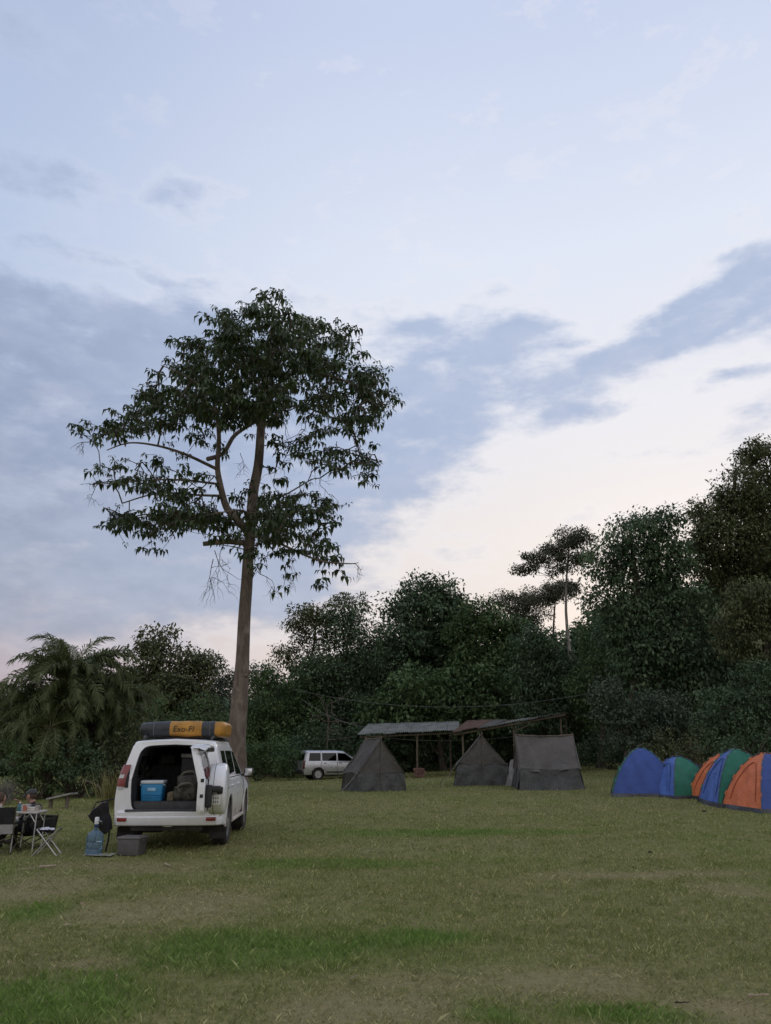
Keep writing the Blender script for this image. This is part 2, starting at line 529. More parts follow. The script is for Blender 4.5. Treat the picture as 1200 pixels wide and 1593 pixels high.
def blade_mat():
    m = bpy.data.materials.new('meadow_blades'); m.use_nodes = True
    N = NT(m.node_tree); N.n.clear()
    out = N.new('ShaderNodeOutputMaterial'); b = N.new('ShaderNodeBsdfPrincipled')
    g = N.new('ShaderNodeGroup'); g.node_tree = MEADOW
    tn = N.new('ShaderNodeAttribute', attribute_name='tint').outputs['Fac']
    pos = N.new('ShaderNodeNewGeometry').outputs['Position']
    c = N.ramp(tn, [(0.0, (0.145, 0.180, 0.053)), (0.4, (0.223, 0.254, 0.084)), (0.72, (0.331, 0.328, 0.133)), (0.9, (0.457, 0.432, 0.198)), (1.0, (0.577, 0.547, 0.278))])
    gr = N.ramp(tn, [(0.0, (0.121, 0.226, 0.043)), (0.6, (0.200, 0.336, 0.070)), (1.0, (0.325, 0.437, 0.128))])
    dr = N.ramp(tn, [(0.0, (0.223, 0.192, 0.099)), (0.6, (0.344, 0.301, 0.162)), (1.0, (0.553, 0.506, 0.290))])
    c = N.mix(g.outputs[0], c, gr)
    c = N.mix(N.math('MULTIPLY', g.outputs[1], 0.85), c, dr)
    N.l.new(c, b.inputs['Base Color']); b.inputs['Roughness'].default_value = 0.6; b.inputs['Specular IOR Level'].default_value = 0.25
    tr = N.new('ShaderNodeBsdfTranslucent'); N.l.new(c, tr.inputs[0])
    mx = N.new('ShaderNodeMixShader'); mx.inputs[0].default_value = 0.3
    N.l.new(b.outputs[0], mx.inputs[1]); N.l.new(tr.outputs[0], mx.inputs[2]); N.l.new(mx.outputs[0], out.inputs[0])
    return m

def build_ground():
    # one sheet: fine near the camera, coarse towards the horizon
    xs = np.concatenate([-np.geomspace(60, 900, 14)[::-1], np.linspace(-58, 58, 233), np.geomspace(60, 900, 14)])
    ys = np.concatenate([-np.geomspace(4, 700, 12)[::-1], np.linspace(-3, 90, 280), np.geomspace(92, 1400, 16)])
    Xg, Yg = np.meshgrid(xs, ys)
    Z = gz(Xg, Yg)
    Z = Z + (rng.random(Z.shape) - 0.5) * 0.012
    V = np.stack([Xg, Yg, Z], -1).reshape(-1, 3)
    ny, nx = Xg.shape
    i = np.arange(ny - 1)[:, None] * nx + np.arange(nx - 1)[None, :]
    Fq = np.stack([i, i + 1, i + nx + 1, i + nx], -1).reshape(-1, 4)
    me = fast_mesh('ground', V, Fq, ground_mat())
    me.polygons.foreach_set('use_smooth', [True] * len(me.polygons))
    o = link_mesh('ground', me)
    return tag(o, 'short meadow grass with dry worn patches', None, None, 'structure')
build_ground()

def mask_np(lst, X, Y):
    a = np.zeros_like(X)
    for cx, cy, rx, ry in lst:
        d = np.hypot((X - cx) / rx, (Y - cy) / ry)
        a = np.maximum(a, 1 - sstep(0.5, 1.3, d))
    return a

def build_grass():
    VS, FS, TS = [], [], []
    n0 = 0
    zones = [(4.9, 8.2, 120000, .0042, .034), (8.2, 13.0, 150000, .0062, .038), (13.0, 21.0, 150000, .010, .042), (21.0, 34.0, 130000, .016, .05), (34.0, 58.0, 100000, .028, .06)]
    for y0, y1, n, w, h in zones:
        # spread evenly over the wedge the meadow fills
        Y = np.sqrt(rng.random(n) * (y1 ** 2 - y0 ** 2) + y0 ** 2)
        X = (rng.random(n) * 2 - 1) * (Y * 0.56 + 1.0)
        lush = mask_np(LUSH, X, Y); dry = mask_np(DRY, X, Y)
        # part of the blades stand together in tussocks
        nt = max(200, n // 45)
        own = rng.random(n) < .42
        tc_ = rng.integers(0, nt, n)
        tY = np.sqrt(rng.random(nt) * (y1 ** 2 - y0 ** 2) + y0 ** 2); tX = (rng.random(nt) * 2 - 1) * (tY * 0.56 + 1.0)
        sp_ = .035 + .0035 * y0
        X = np.where(own, tX[tc_] + rng.normal(0, sp_, n), X); Y = np.where(own, tY[tc_] + rng.normal(0, sp_, n), Y)
        lush = mask_np(LUSH, X, Y); dry = mask_np(DRY, X, Y)
        tth = (.6 + .8 * rng.random(nt))[tc_]; ttt = rng.normal(0, .16, nt)[tc_]
        # blades crowd together
        cl = np.sin(X * 5.1 + 1.7 * np.sin(Y * 3.3)) * np.sin(Y * 4.7 + 1.3 * np.sin(X * 2.9))
        keep = rng.random(n) < (0.62 + 0.25 * cl + 0.25 * lush - 0.12 * dry)
        X, Y, lush, dry, own, tth, ttt = X[keep], Y[keep], lush[keep], dry[keep], own[keep], tth[keep], ttt[keep]
        n = len(X)
        hh = h * (0.45 + 0.9 * rng.random(n)) * (1 + 0.4 * lush) * (1 - 0.3 * dry)
        hh = np.where(own, hh * tth, hh * .85)
        tall = rng.random(n) < 0.006
        hh[tall] *= 1.8
        ww = w * (0.7 + 0.6 * rng.random(n))
        a = rng.random(n) * 2 * PI
        lean = (0.25 + 0.75 * rng.random(n)) * hh * (1 + 0.8 * dry)
        la = rng.random(n) * 2 * PI
        Z = gz(X, Y) - 0.004
        P = np.zeros((n, 4, 3))
        P[:, 0] = np.stack([X - np.cos(a) * ww / 2, Y - np.sin(a) * ww / 2, Z], -1)
        P[:, 1] = np.stack([X + np.cos(a) * ww / 2, Y + np.sin(a) * ww / 2, Z], -1)
        mx_ = X + np.cos(la) * lean * 0.3; my_ = Y + np.sin(la) * lean * 0.3
        P[:, 2] = np.stack([mx_ + np.cos(a) * ww * .4, my_ + np.sin(a) * ww * .4, Z + hh * 0.6], -1)
        P[:, 3] = np.stack([X + np.cos(la) * lean, Y + np.sin(la) * lean, Z + hh], -1)
        base = n0 + np.arange(n)[:, None] * 4
        FS.append(np.concatenate([base + np.array([0, 1, 2]), base + np.array([0, 2, 3])], 0))
        VS.append(P.reshape(-1, 3))
        t = np.clip(rng.normal(0.42, 0.29, n) + 0.10 * dry - 0.10 * lush + np.where(own, ttt, 0), 0, 1)
        TS.append(np.repeat(t, 4))
        n0 += n * 4
    me = fast_mesh('grass', np.concatenate(VS), np.concatenate(FS), blade_mat(), np.concatenate(TS))
    return tag(link_mesh('grass', me), 'short green and straw-coloured grass blades of the meadow', 'grass', None, 'stuff')
build_grass()

def fallen_leaves():
    n = 520
    Y = np.sqrt(rng.random(n) * (34 ** 2 - 5 ** 2) + 5 ** 2); X = (rng.random(n) * 2 - 1) * (Y * .55 + .5)
    P = np.stack([X, Y, gz(X, Y) + .022], -1)
    a = rng.random(n) * 2 * PI
    D = np.stack([np.cos(a), np.sin(a), .25 * rng.normal(size=n)], -1); D /= np.linalg.norm(D, axis=1)[:, None]
    Nn = rng.normal(size=(n, 3)) * .35 + np.array([0, 0, 1.0])
    L = .035 + .06 * rng.random(n)
    S = np.cross(D, Nn); S /= np.linalg.norm(S, axis=1)[:, None]
    V = np.zeros((n, 4, 3)); V[:, 0] = P; mid = P + D * (L * .5)[:, None] + np.array([0, 0, .008])
    V[:, 1] = mid + S * (L * .24)[:, None]; V[:, 2] = mid - S * (L * .24)[:, None]; V[:, 3] = P + D * L[:, None]
    b = np.arange(n)[:, None] * 4
    m = mat('fallen_leaf', (.24, .17, .09), .8, var=.3, scale=.9, c2=(.34, .27, .15))
    me = fast_mesh('fallen_leaves', V.reshape(-1, 3), np.concatenate([b + np.array([0, 1, 2]), b + np.array([2, 1, 3])], 0), m)
    tag(link_mesh('fallen_leaves', me), 'scattered dry fallen leaves on the meadow', 'leaves', None, 'stuff')
fallen_leaves()
# ================================================================== TREES
BARK = bark_mat('pale_bark', (0.115, 0.090, 0.074), (0.22, 0.18, 0.152), 4.0)
BARK_D = bark_mat('dark_bark', (0.05, 0.042, 0.033), (0.11, 0.092, 0.07), 5.0)
BARK_P = bark_mat('bleached_bark', (0.16, 0.145, 0.13), (0.27, 0.25, 0.22), 3.0)
TWIG = mat('twig_bark', (0.075, 0.06, 0.048), 0.9, var=0.3)
LEAF_BIG = leaf_mat('broad_drooping_leaf', (0.030, 0.046, 0.020), (0.060, 0.090, 0.036), (0.120, 0.160, 0.068), 0.28)
LEAF_A = leaf_mat('forest_leaf_deep', (0.047, 0.078, 0.040), (0.092, 0.139, 0.074), (0.165, 0.225, 0.120), 0.2, .62, .16)
LEAF_B = leaf_mat('forest_leaf_olive', (0.060, 0.070, 0.031), (0.110, 0.125, 0.057), (0.184, 0.196, 0.101), 0.2, .62, .16)
LEAF_C = leaf_mat('forest_leaf_fresh', (0.051, 0.084, 0.035), (0.098, 0.154, 0.062), (0.172, 0.239, 0.107), 0.25, .62, .16)
LEAF_D = leaf_mat('far_leaf_brown', (0.055, 0.060, 0.038), (0.098, 0.104, 0.066), (0.150, 0.155, 0.100), 0.2, .62, .16)
LEAF_E = leaf_mat('forest_leaf_grey', (0.051, 0.071, 0.048), (0.102, 0.133, 0.088), (0.178, 0.221, 0.150), 0.2, .62, .16)

def unit(v):
    return v / np.maximum(np.linalg.norm(v, axis=-1, keepdims=True), 1e-9)

def leaf_arrays(P, D, Nn, L, Wd, bend=0.25):
    """bent leaves of two triangles: base, two shoulders, tip"""
    S = unit(np.cross(D, Nn))
    Nn = unit(np.cross(S, D))
    n = len(P)
    V = np.zeros((n, 4, 3))
    V[:, 0] = P
    mid = P + D * (L * 0.48)[:, None] + Nn * (L * bend * 0.35)[:, None]
    V[:, 1] = mid + S * (Wd / 2)[:, None]
    V[:, 2] = mid - S * (Wd / 2)[:, None]
    V[:, 3] = P + D * L[:, None] - Nn * (L * bend * 0.5)[:, None]
    b = np.arange(n)[:, None] * 4
    Fc = np.concatenate([b + np.array([0, 1, 2]), b + np.array([2, 1, 3])], 0)
    return V.reshape(-1, 3), Fc

def crown_leaves(lobes, per_lobe, leaves, size, r, clump=0.75, fill=0.55, droop=0.35, narrow=0.45):
    """lobes: (centre, radii) ellipsoids. Clumps sit through the outer part of each lobe, leaves round each clump."""
    PP, DD, NN, LL, TT = [], [], [], [], []
    for (c, rad), k in zip(lobes, per_lobe):
        k = max(3, int(k))
        d = unit(r.normal(size=(k, 3)))
        rr = fill + (1.06 - fill) * r.random(k) ** 0.6
        rr *= 1 + 0.16 * np.sin(d[:, 0] * 5 + c[0]) * np.sin(d[:, 2] * 6 + c[1])
        cc = np.array(c) + d * rr[:, None] * np.array(rad)
        cs = clump * (0.6 + 0.8 * r.random(k))
        tb = r.normal(0, 0.20, k)          # each clump its own shade of leaf
        n = leaves
        dl = unit(r.normal(size=(k, n, 3)) + np.array([0, 0, 0.15]) + 0.35 * d[:, None, :])
        rl = r.random((k, n)) ** 0.45
        P = cc[:, None, :] + dl * (rl * cs[:, None])[..., None] * np.array([1.0, 1.0, 0.62])
        Dd = unit(dl * 0.7 + r.normal(size=(k, n, 3)) * 0.6 + np.array([0, 0, -droop]))
        Nn = unit(r.normal(size=(k, n, 3)) * 0.42 + np.array([0, 0, 1.0]) + 0.45 * dl)
        PP.append(P.reshape(-1, 3)); DD.append(Dd.reshape(-1, 3)); NN.append(Nn.reshape(-1, 3))
        LL.append((size * (0.65 + 0.7 * r.random((k, n)))).reshape(-1))
        TT.append((np.clip(0.42 + tb[:, None] + r.normal(0, 0.11, (k, n)), 0, 1)).reshape(-1))
    P = np.concatenate(PP); D = np.concatenate(DD); Nn = np.concatenate(NN); L = np.concatenate(LL); T = np.concatenate(TT)
    V, Fc = leaf_arrays(P, D, Nn, L, L * narrow * (0.8 + 0.4 * r.random(len(L))))
    return V, Fc, np.repeat(T, 4)

def limb_path(a, b, r, wob=0.08, n=7, sag=0.0):
    a = np.array(a, float); b = np.array(b, float)
    L = np.linalg.norm(b - a)
    out = []
    ph = r.random(4) * 6.28
    for i in range(n):
        t = i / (n - 1)
        p = a + (b - a) * t
        k = math.sin(PI * t) * L * wob
        p = p + np.array([math.sin(ph[0] + 3 * t) * k, math.sin(ph[1] + 3.4 * t) * k, math.sin(ph[2] + 2 * t) * k * 0.6 + sag * math.sin(PI * t) * L])
        out.append(Vector(p))
    return out

def tree(name, label, base_px, Y, blobs, leaf, size, density=1.0, leaves=46, clump=0.75, fill=0.5, trunk_r=0.28, bark=None, group=None, seed=1,
         depth=1.0, droop=0.35, narrow=0.45, cat='tree', lean_to=None, trunk_top=None, base_xy=None, depth_jit=0.45):
    """blobs: (photo x, y, rx, ry) of the leaf masses as seen at distance Y; turned into ellipsoids of real size round the trunk"""
    r = np.random.default_rng(seed)
    bark = bark or BARK_D
    if base_xy is None:
        b0 = at(base_px, 1200, Y); base = G3(b0.x, Y)
    else:
        base = G3(*base_xy)
    root = empty(name, base, 0, label, cat, group)
    lobes, per = [], []
    for (x, y, rx, ry) in blobs:
        s = scale_at(x, y, Y)
        RX, RZ = rx * s, ry * s
        RY = max(RX, RZ) * 0.9 * depth
        c = at(x, y, Y + (r.random() - 0.5) * 2 * depth_jit * RY)
        c = np.array(c - base)
        # break each mass into a cluster of smaller lobes
        lobes.append((c, (RX * 0.82, RY * 0.82, RZ * 0.82))); per.append(density * 2.9 * (RX * RZ + RX * RY + RY * RZ) / (clump * clump))
        for q in range(4):
            d = unit(r.normal(size=3)) * np.array([RX, RY, RZ]) * 0.72
            lobes.append((c + d, (RX * .42, RY * .42, RZ * .42))); per.append(density * 0.75 * (RX * RZ + RX * RY + RY * RZ) / (clump * clump))
    V, Fc, T = crown_leaves(lobes, per, leaves, size, r, clump, fill, droop, narrow)
    cr = link_mesh('crown', fast_mesh('crown', V, Fc, leaf, T), None, root)
    cr['kind'] = 'stuff'
    # trunk with limbs that reach into the leaf masses
    mb = MB()
    cz = np.array([l[0] for l in lobes[::5]])
    top = np.array([cz[:, 0].mean(), cz[:, 1].mean(), cz[:, 2].max() - 0.4]) if trunk_top is None else np.array(at(*trunk_top, Y) - base)
    tp = limb_path((0, 0, -0.15), top, r, 0.03, 10)
    rad = [trunk_r * (1.35 if i == 0 else 1.0) * (1 - 0.8 * i / 9) for i in range(10)]
    mb.tube(tp, rad, 9)
    trk = mb.build('trunk', bark, root)
    for (c, rd) in lobes[::5]:
        # start on the trunk somewhat below the mass
        zs = [p.z for p in tp]
        want = max(0.25 * top[2], c[2] - 0.55 * np.hypot(c[0] - top[0], c[1] - top[1]) - 0.4 * rd[2])
        i = int(np.argmin([abs(z - want) for z in zs]))
        st = tp[i]
        mb = MB()
        r0 = max(0.03, rad[i] * 0.45)
        end = Vector(c) + Vector((0, 0, rd[2] * 0.3))
        lp = limb_path(st, end, r, 0.06, 7, 0.05)
        mb.tube(lp, [r0 * (1 - 0.75 * k / 6) for k in range(7)], 6)
        for q in range(5):
            e2 = Vector(c) + Vector(tuple(unit(r.normal(size=3)) * np.array(rd) * 0.95))
            k = int(r.integers(2, 6))
            lp2 = limb_path(lp[k], e2, r, 0.08, 5)
            mb.tube(lp2, [r0 * 0.4 * (1 - 0.8 * w / 4) for w in range(5)], 4)
        mb.build('limb', bark, root)
    return root

# ------------------------------------------------------------------ the tall lone tree
def big_tree():
    Y = 30.0
    r = np.random.default_rng(11)
    base = at(366, 1200, Y); base = G3(base.x, Y)
    root = empty('lone_tree', base, 0, 'tall lone tree with bare trunk and lopsided drooping crown behind the white vehicle', 'tree')
    def px(x, y, d=0.0):
        return at(x, y, Y + d) - base
    def cp(cx, cy, d=0.0):          # positions measured on an enlarged view of the crown
        return px(90 + (600 + (cx - 600) * .965) / 2.1818, 430 + cy / 2.1818, d)
    def wpx(w, y):
        return w / 2 * scale_at(380, y, Y)
    tr = [(px(364, 1222), wpx(50, 1215)), (px(365.5, 1195), wpx(37, 1195)), (px(367, 1165), wpx(32.5, 1165)), (px(368.5, 1139), wpx(29, 1139)), (px(372, 1100), wpx(26, 1100)), (px(375.5, 1056), wpx(23, 1056)),
          (px(378, 1010), wpx(20.5, 1010)), (px(381, 957), wpx(19, 957)), (px(384, 905), wpx(18, 905)), (px(387, 863), wpx(17, 863)), (px(390, 820), wpx(16.5, 820)), (px(394, 769, .2), wpx(16, 769)),
          (px(402, 723, .3), wpx(14.5, 723)), (px(406, 668, .3), wpx(13, 668)), (px(411, 613, .2), wpx(10, 613)), (px(419, 545), wpx(6.5, 545)), (px(427, 478), wpx(2.5, 478))]
    pts = catmull([p for p, _ in tr], 4)
    rad = np.interp(np.linspace(0, len(tr) - 1, len(pts)), np.arange(len(tr)), [w for _, w in tr])
    vs_, fs_ = [], []
    n = 18
    mb = MB(); mb.tube(pts, list(rad), n)
    # uneven, slightly buttressed foot
    for i, p in enumerate(mb.v):
        ring = i // n; k = i % n
        a = 2 * PI * k / n
        q = pts[min(ring, len(pts) - 1)]
        low = max(0.0, 1 - p.z / 3.2)
        f = 1 + 0.16 * low * math.sin(a * 5 + 0.7) + 0.035 * math.sin(a * 3 + ring * 0.7) + 0.03 * mnoise.noise(Vector((p.x * 2, p.y * 2, p.z * 1.3)))
        mb.v[i] = q + (p - q) * f
    mb.build('trunk', BARK, root, angle=80)
    sb = MB()
    sb.tube([px(377, 1052, -.1), px(385, 1050, -.25), px(389, 1043, -.3)], [.10, .085, .07], 8)
    sb.build('stub', BARK, root)
    limbs = [   # points on the enlarged view with depth offset, and thickness there in photo pixels
        ([(650, 870, 0), (600, 815, -.3), (570, 780, -.5), (548, 700, -.8), (540, 640, -.9), (545, 540, -1.0), (530, 440, -1.4), (500, 350, -1.8)], (13, 4)),
        ([(540, 655, -.9), (430, 605, -1.6), (330, 575, -2.2), (230, 565, -2.6), (150, 590, -2.8)], (5.5, 1.4)),
        ([(505, 620, -1.2), (560, 600, -.6), (600, 540, -.2), (660, 500, .2), (688, 480, .3)], (7, 6)),
        ([(545, 705, -.8), (430, 692, -1.0), (330, 690, -.8), (200, 700, -.6), (90, 706, -.4)], (4, 1.1)),
        ([(560, 745, -.6), (470, 742, .6), (380, 735, 1.2), (300, 742, 1.8), (205, 770, 2.2)], (4.5, 2.0)),
        ([(640, 905, 0), (570, 900, -.5), (490, 908, -.9)], (10, 7)),
        ([(650, 880, 0), (720, 890, -1.2), (800, 925, -2.2), (900, 965, -3), (1000, 975, -3.3), (1035, 972, -3.4)], (5, .8)),
        ([(660, 770, .2), (720, 760, .8), (780, 740, 1.4), (870, 690, 2.0), (900, 685, 2.2)], (4, 1.2)),
        ([(695, 470, .3), (780, 340, -1.0), (900, 330, -2.0), (1050, 380, -2.6), (1130, 440, -2.8)], (6, 1.2)),
        ([(690, 500, .3), (620, 480, 1.2), (500, 455, 2.0), (380, 420, 2.4), (240, 380, 2.6)], (5, 1.2)),
        ([(700, 380, .2), (620, 300, 1.2), (520, 250, 1.8), (400, 222, 2.2), (350, 224, 2.3)], (5, 1.0)),
        ([(705, 330, .2), (780, 250, 1.2), (860, 205, 2.0), (980, 178, 2.4)], (5, 1.0)),
        ([(690, 520, .3), (800, 440, 2.2), (920, 470, 3.6), (1010, 520, 4.2), (1060, 640, 4.4)], (5, 1.0)),
        ([(700, 420, .2), (720, 300, -2.2), (760, 220, -3.2), (800, 170, -3.6)], (5, 1.0)),
        ([(690, 480, .3), (560, 420, -2.0), (430, 340, -3.2), (340, 300, -3.6)], (5, 1.0)),
        ([(650, 860, 0), (560, 830, 1.5), (430, 810, 2.6), (300, 815, 3.2), (150, 830, 3.4)], (5, 1.0)),
        ([(655, 850, 0), (720, 800, 1.2), (820, 780, 2.4), (950, 790, 3.2)], (4.5, 1.0)),
        ([(655, 860, 0), (640, 800, -1.8), (560, 800, -2.8), (420, 830, -3.4)], (4.5, 1.0)),
    ]
    NODES, RAD, PAR = [], [], []
    for p, q in zip(pts[30:], rad[30:]):
        NODES.append(np.array(p)); RAD.append(q); PAR.append(-1)
    for ks, (w0, w1) in limbs:
        path = catmull([cp(*k) for k in ks], 6)
        s = scale_at(380, 700, Y) / 2
        rr = np.linspace(w0 * s, w1 * s, len(path))
        mb = MB(); mb.tube(path, list(rr), 8)
        mb.build('limb', BARK, root, angle=80)
        for p, q in zip(path, rr):
            NODES.append(np.array(p)); RAD.append(q); PAR.append(-1)
    blobs = [(720, 105, 62, 48, 1), (640, 130, 100, 40, .9), (780, 180, 85, 60, 1.1), (900, 205, 100, 50, 1.1), (975, 200, 55, 42, 1), (420, 226, 72, 18, 1), (520, 250, 105, 40, 1), (640, 250, 120, 80, 1.2), (780, 290, 125, 80, 1.2),
             (930, 280, 100, 55, 1.1), (430, 320, 95, 36, 1), (560, 350, 125, 62, 1.2), (700, 390, 95, 70, 1.2), (300, 392, 72, 24, 1), (420, 420, 115, 36, 1.1), (560, 445, 120, 50, 1.2), (690, 470, 70, 40, 1.0),
             (1040, 345, 66, 46, 1), (1090, 430, 52, 40, 1), (960, 390, 110, 60, .9), (1010, 510, 72, 50, .9), (880, 470, 90, 60, .55), (1052, 640, 44, 50, 1), (960, 620, 56, 44, .7), (870, 610, 75, 40, .6),
             (800, 560, 56, 50, .5), (110, 515, 72, 34, .9), (225, 505, 80, 40, 1), (340, 490, 80, 38, 1), (340, 600, 60, 40, .55), (180, 650, 85, 28, .7), (265, 702, 95, 20, .9), (430, 680, 70, 30, .6), (470, 570, 70, 36, .6),
             (560, 650, 40, 30, .5), (400, 745, 70, 36, .9), (175, 822, 85, 30, .8), (300, 820, 100, 40, 1), (430, 805, 100, 46, 1.2), (560, 835, 90, 46, 1.2), (330, 895, 60, 34, .45), (700, 810, 80, 60, 1.1), (660, 730, 60, 40, .7), (800, 780, 75, 45, 1),
             (890, 785, 75, 40, .9), (760, 880, 105, 40, 1), (880, 920, 75, 28, .9), (940, 965, 40, 20, .8), (700, 955, 60, 36, .8), (600, 920, 60, 26, .6), (800, 1030, 45, 18, .6), (900, 1030, 40, 22, .8), (730, 540, 50, 60, .35), (740, 670, 50, 40, .3)]
    C = []
    for (cx, cy, rx, ry, dn) in blobs:
        k = max(2, int(dn * rx * ry * PI / (640.0 if dn < .9 else 470.0) + r.random()))
        for _ in range(k):
            ang = r.random() * 2 * PI; rr = math.sqrt(r.random())
            X = cx + rx * rr * math.cos(ang); Yc = cy + ry * rr * math.sin(ang)
            half = 5.2 * math.sqrt(max(0.05, 1 - ((X - 600) / 620) ** 2))
            sub = np.array(cp(X, Yc, (r.random() * 2 - 1) * half))
            hole = mnoise.noise(Vector(tuple(sub * .62)) + Vector((3.1, 0, 7.7)))
            if hole < -.17 and r.random() < .92:
                continue
            for q in range(int(r.integers(2, 6))):      # a spray of leaf whorls at the end of a twig
                C.append(sub + r.normal(size=3) * np.array([.33, .33, .20]))
    C = np.array(C)
    NN = np.array(NODES)
    dist = np.array([np.min(np.linalg.norm(NN - c, axis=1)) for c in C])
    order = np.argsort(dist)
    cap = len(NODES) + 9 * len(C) + 100
    buf = np.zeros((cap, 3)); buf[:len(NODES)] = NN; cnt = len(NODES)
    par = [-1] * cnt; tipn = []
    for k in order:
        c = C[k]
        d = np.linalg.norm(buf[:cnt] - c, axis=1)
        # twigs prefer to leave a node that lies inward and below
        d = d + 0.25 * np.maximum(0, buf[:cnt, 2] - c[2])
        j = int(np.argmin(d))
        a = buf[j].copy(); L = np.linalg.norm(c - a)
        m = max(1, min(6, int(L / 0.45)))
        prev = j
        off = r.normal(size=3) * 0.10 * L
        for q in range(1, m + 1):
            t = q / m
            p = a + (c - a) * t + off * math.sin(PI * t) + np.array([0, 0, 0.14 * L * math.sin(PI * t)])
            buf[cnt] = p; par.append(prev); prev = cnt; cnt += 1
        tipn.append(prev)
    area = np.zeros(cnt)
    for t in tipn:
        area[t] += 0.008 ** 2.3
    for i in range(cnt - 1, len(NODES) - 1, -1):
        if par[i] >= len(NODES):
            area[par[i]] += area[i]
    tw = MB()
    for i in range(len(NODES), cnt):
        a = Vector(buf[par[i]]); b = Vector(buf[i])
        r1 = max(0.009, area[i] ** (1 / 2.3)); r0 = max(0.009, area[par[i]] ** (1 / 2.3)) if par[i] >= len(NODES) else r1 * 1.15
        tw.tube([a, b], [min(r0, .09), min(r1, .09)], 4, cap=False)
    # dead bare twigs hanging under the broken limb and on the right side
    def dead(p, L, depthk, dirn, rad_):
        q = p.copy(); d = Vector(dirn)
        path = [q.copy()]
        for s in range(5):
            d = (d + Vector(tuple(r.normal(size=3) * 0.35)) + Vector((0, 0, -0.15))).normalized()
            q = q + d * (L / 5); path.append(q.copy())
        tw.tube(path, [rad_ * (1 - .15 * i) for i in range(6)], 4, cap=False)
        if depthk > 0:
            for s in range(3):
                i = int(r.integers(1, 5))
                dead(path[i], L * 0.6, depthk - 1, (d + Vector(tuple(r.normal(size=3) * 0.7))).normalized(), rad_ * 0.65)
    for (a_, b_, L, dr) in [(560, 910, 2.2, (-.3, 0, -1)), (525, 960, 1.8, (-.1, .2, -1)), (530, 930, 2.0, (.15, .2, -1)), (790, 480, 1.8, (.1, -.2, -1)), (800, 560, 1.8, (.2, -.2, -1)), (860, 600, 1.6, (0, .2, -1)), (750, 620, 1.4, (0, .2, -1)), (620, 600, 1.3, (.3, 0, -.6)), (900, 690, 1.3, (-.2, 0, -1)), (960, 560, 1.2, (.3, 0, -1)), (1000, 975, 1.0, (1, 0, .1)), (120, 705, 1.0, (-1, 0, -.1)), (100, 560, 1.0, (-1, 0, -.1)), (680, 1000, 1.4, (.8, 0, -.5)), (770, 980, 1.4, (.6, 0, -.7)), (760, 400, 2.2, (.3, -.4, -1)), (790, 360, 2.2, (.4, -.4, -1)), (830, 420, 2.2, (.3, -.3, -1)), (850, 500, 2.0, (.1, -.3, -1)), (880, 380, 2.0, (.5, -.3, -1)), (730, 740, 1.8, (.9, -.3, -.4)), (780, 820, 1.8, (1, -.3, -.5)), (600, 720, 1.4, (-.3, -.4, -1)), (700, 300, 2.0, (.2, -.6, -1))]:
        dead(cp(a_, b_, r.normal() * 0.8), L, 2, Vector(dr).normalized(), 0.019)
    t_o = tw.build('twigs', TWIG, root); t_o['kind'] = 'stuff'
    # drooping whorls of large leaves
    PP, DD, NNn, LL, TT = [], [], [], [], []
    for c in C:
        k = int(r.integers(6, 10))
        sz = 0.29 * (0.5 + 0.9 * r.random())
        tb = 0.40 + r.normal(0, 0.16) + 0.012 * (c[2] - 12)
        a0 = r.random() * 6.28
        for q in range(k):
            a = a0 + 2 * PI * q / k + r.normal() * 0.25
            dz_ = -0.25 - 0.9 * r.random()
            d = np.array([math.cos(a), math.sin(a), dz_]); d /= np.linalg.norm(d)
            PP.append(c + np.array([math.cos(a), math.sin(a), 0.1]) * 0.05 + r.normal(size=3) * 0.03); DD.append(d)
            NNn.append(np.array([math.cos(a) * .6, math.sin(a) * .6, 1.0]) + r.normal(size=3) * 0.2)
            LL.append(sz * (0.8 + 0.4 * r.random())); TT.append(np.clip(tb + r.normal() * 0.1, 0, 1))
    PP, DD, NNn, LL, TT = map(np.array, (PP, DD, NNn, LL, TT))
    V, Fc = leaf_arrays(PP, DD, NNn, LL, LL * 0.38, 0.5)
    cr = link_mesh('crown', fast_mesh('crown', V, Fc, LEAF_BIG, np.repeat(TT, 4)), None, root); cr['kind'] = 'stuff'
    return root
big_tree()

# ------------------------------------------------------------------ the trees round the meadow, from left to right
tree('background_tree', 'dark round-topped tree showing between the palm clump and the lone trunk', 265, 56, [(252, 1000, 34, 24), (222, 1030, 34, 26), (290, 1030, 34, 24), (255, 1065, 60, 34), (215, 1090, 45, 40), (290, 1100, 50, 46), (318, 1042, 22, 18), (250, 1140, 70, 40)], LEAF_B, .30, .9, 34, .85, trunk_r=.3, seed=21)
tree('background_tree', 'small loose tree just left of the lone trunk, behind the roof bag', 322, 60, [(318, 1030, 18, 14), (332, 1062, 24, 24), (318, 1105, 34, 36), (330, 1155, 36, 36)], LEAF_E, .24, .9, 42, .8, trunk_r=.2, seed=22)
tree('background_tree', 'brownish far tree whose top shows just right of the lone trunk', 400, 82, [(398, 1050, 26, 16), (375, 1056, 24, 14), (412, 1080, 30, 26), (380, 1100, 36, 34), (350, 1062, 16, 16), (352, 1110, 24, 34)], LEAF_D, .3, .8, 40, 1.1, trunk_r=.3, seed=23)
tree('background_tree', 'airy tree with open lacy crown left of the forest wall', 470, 58, [(478, 962, 30, 22), (455, 990, 26, 26), (500, 960, 26, 22), (545, 940, 34, 16), (520, 985, 40, 30), (452, 1020, 24, 22), (495, 1035, 44, 30)], LEAF_B, .26, .55, 30, .7, fill=.6, trunk_r=.22, seed=24)
tree('background_tree', 'pale green bushy tree at the forest edge above the parked wagon', 425, 54, [(420, 1075, 36, 34), (430, 1125, 50, 40), (395, 1130, 40, 40), (470, 1105, 46, 46), (425, 1165, 50, 30)], LEAF_C, .22, .95, 44, .8, trunk_r=.2, seed=25)
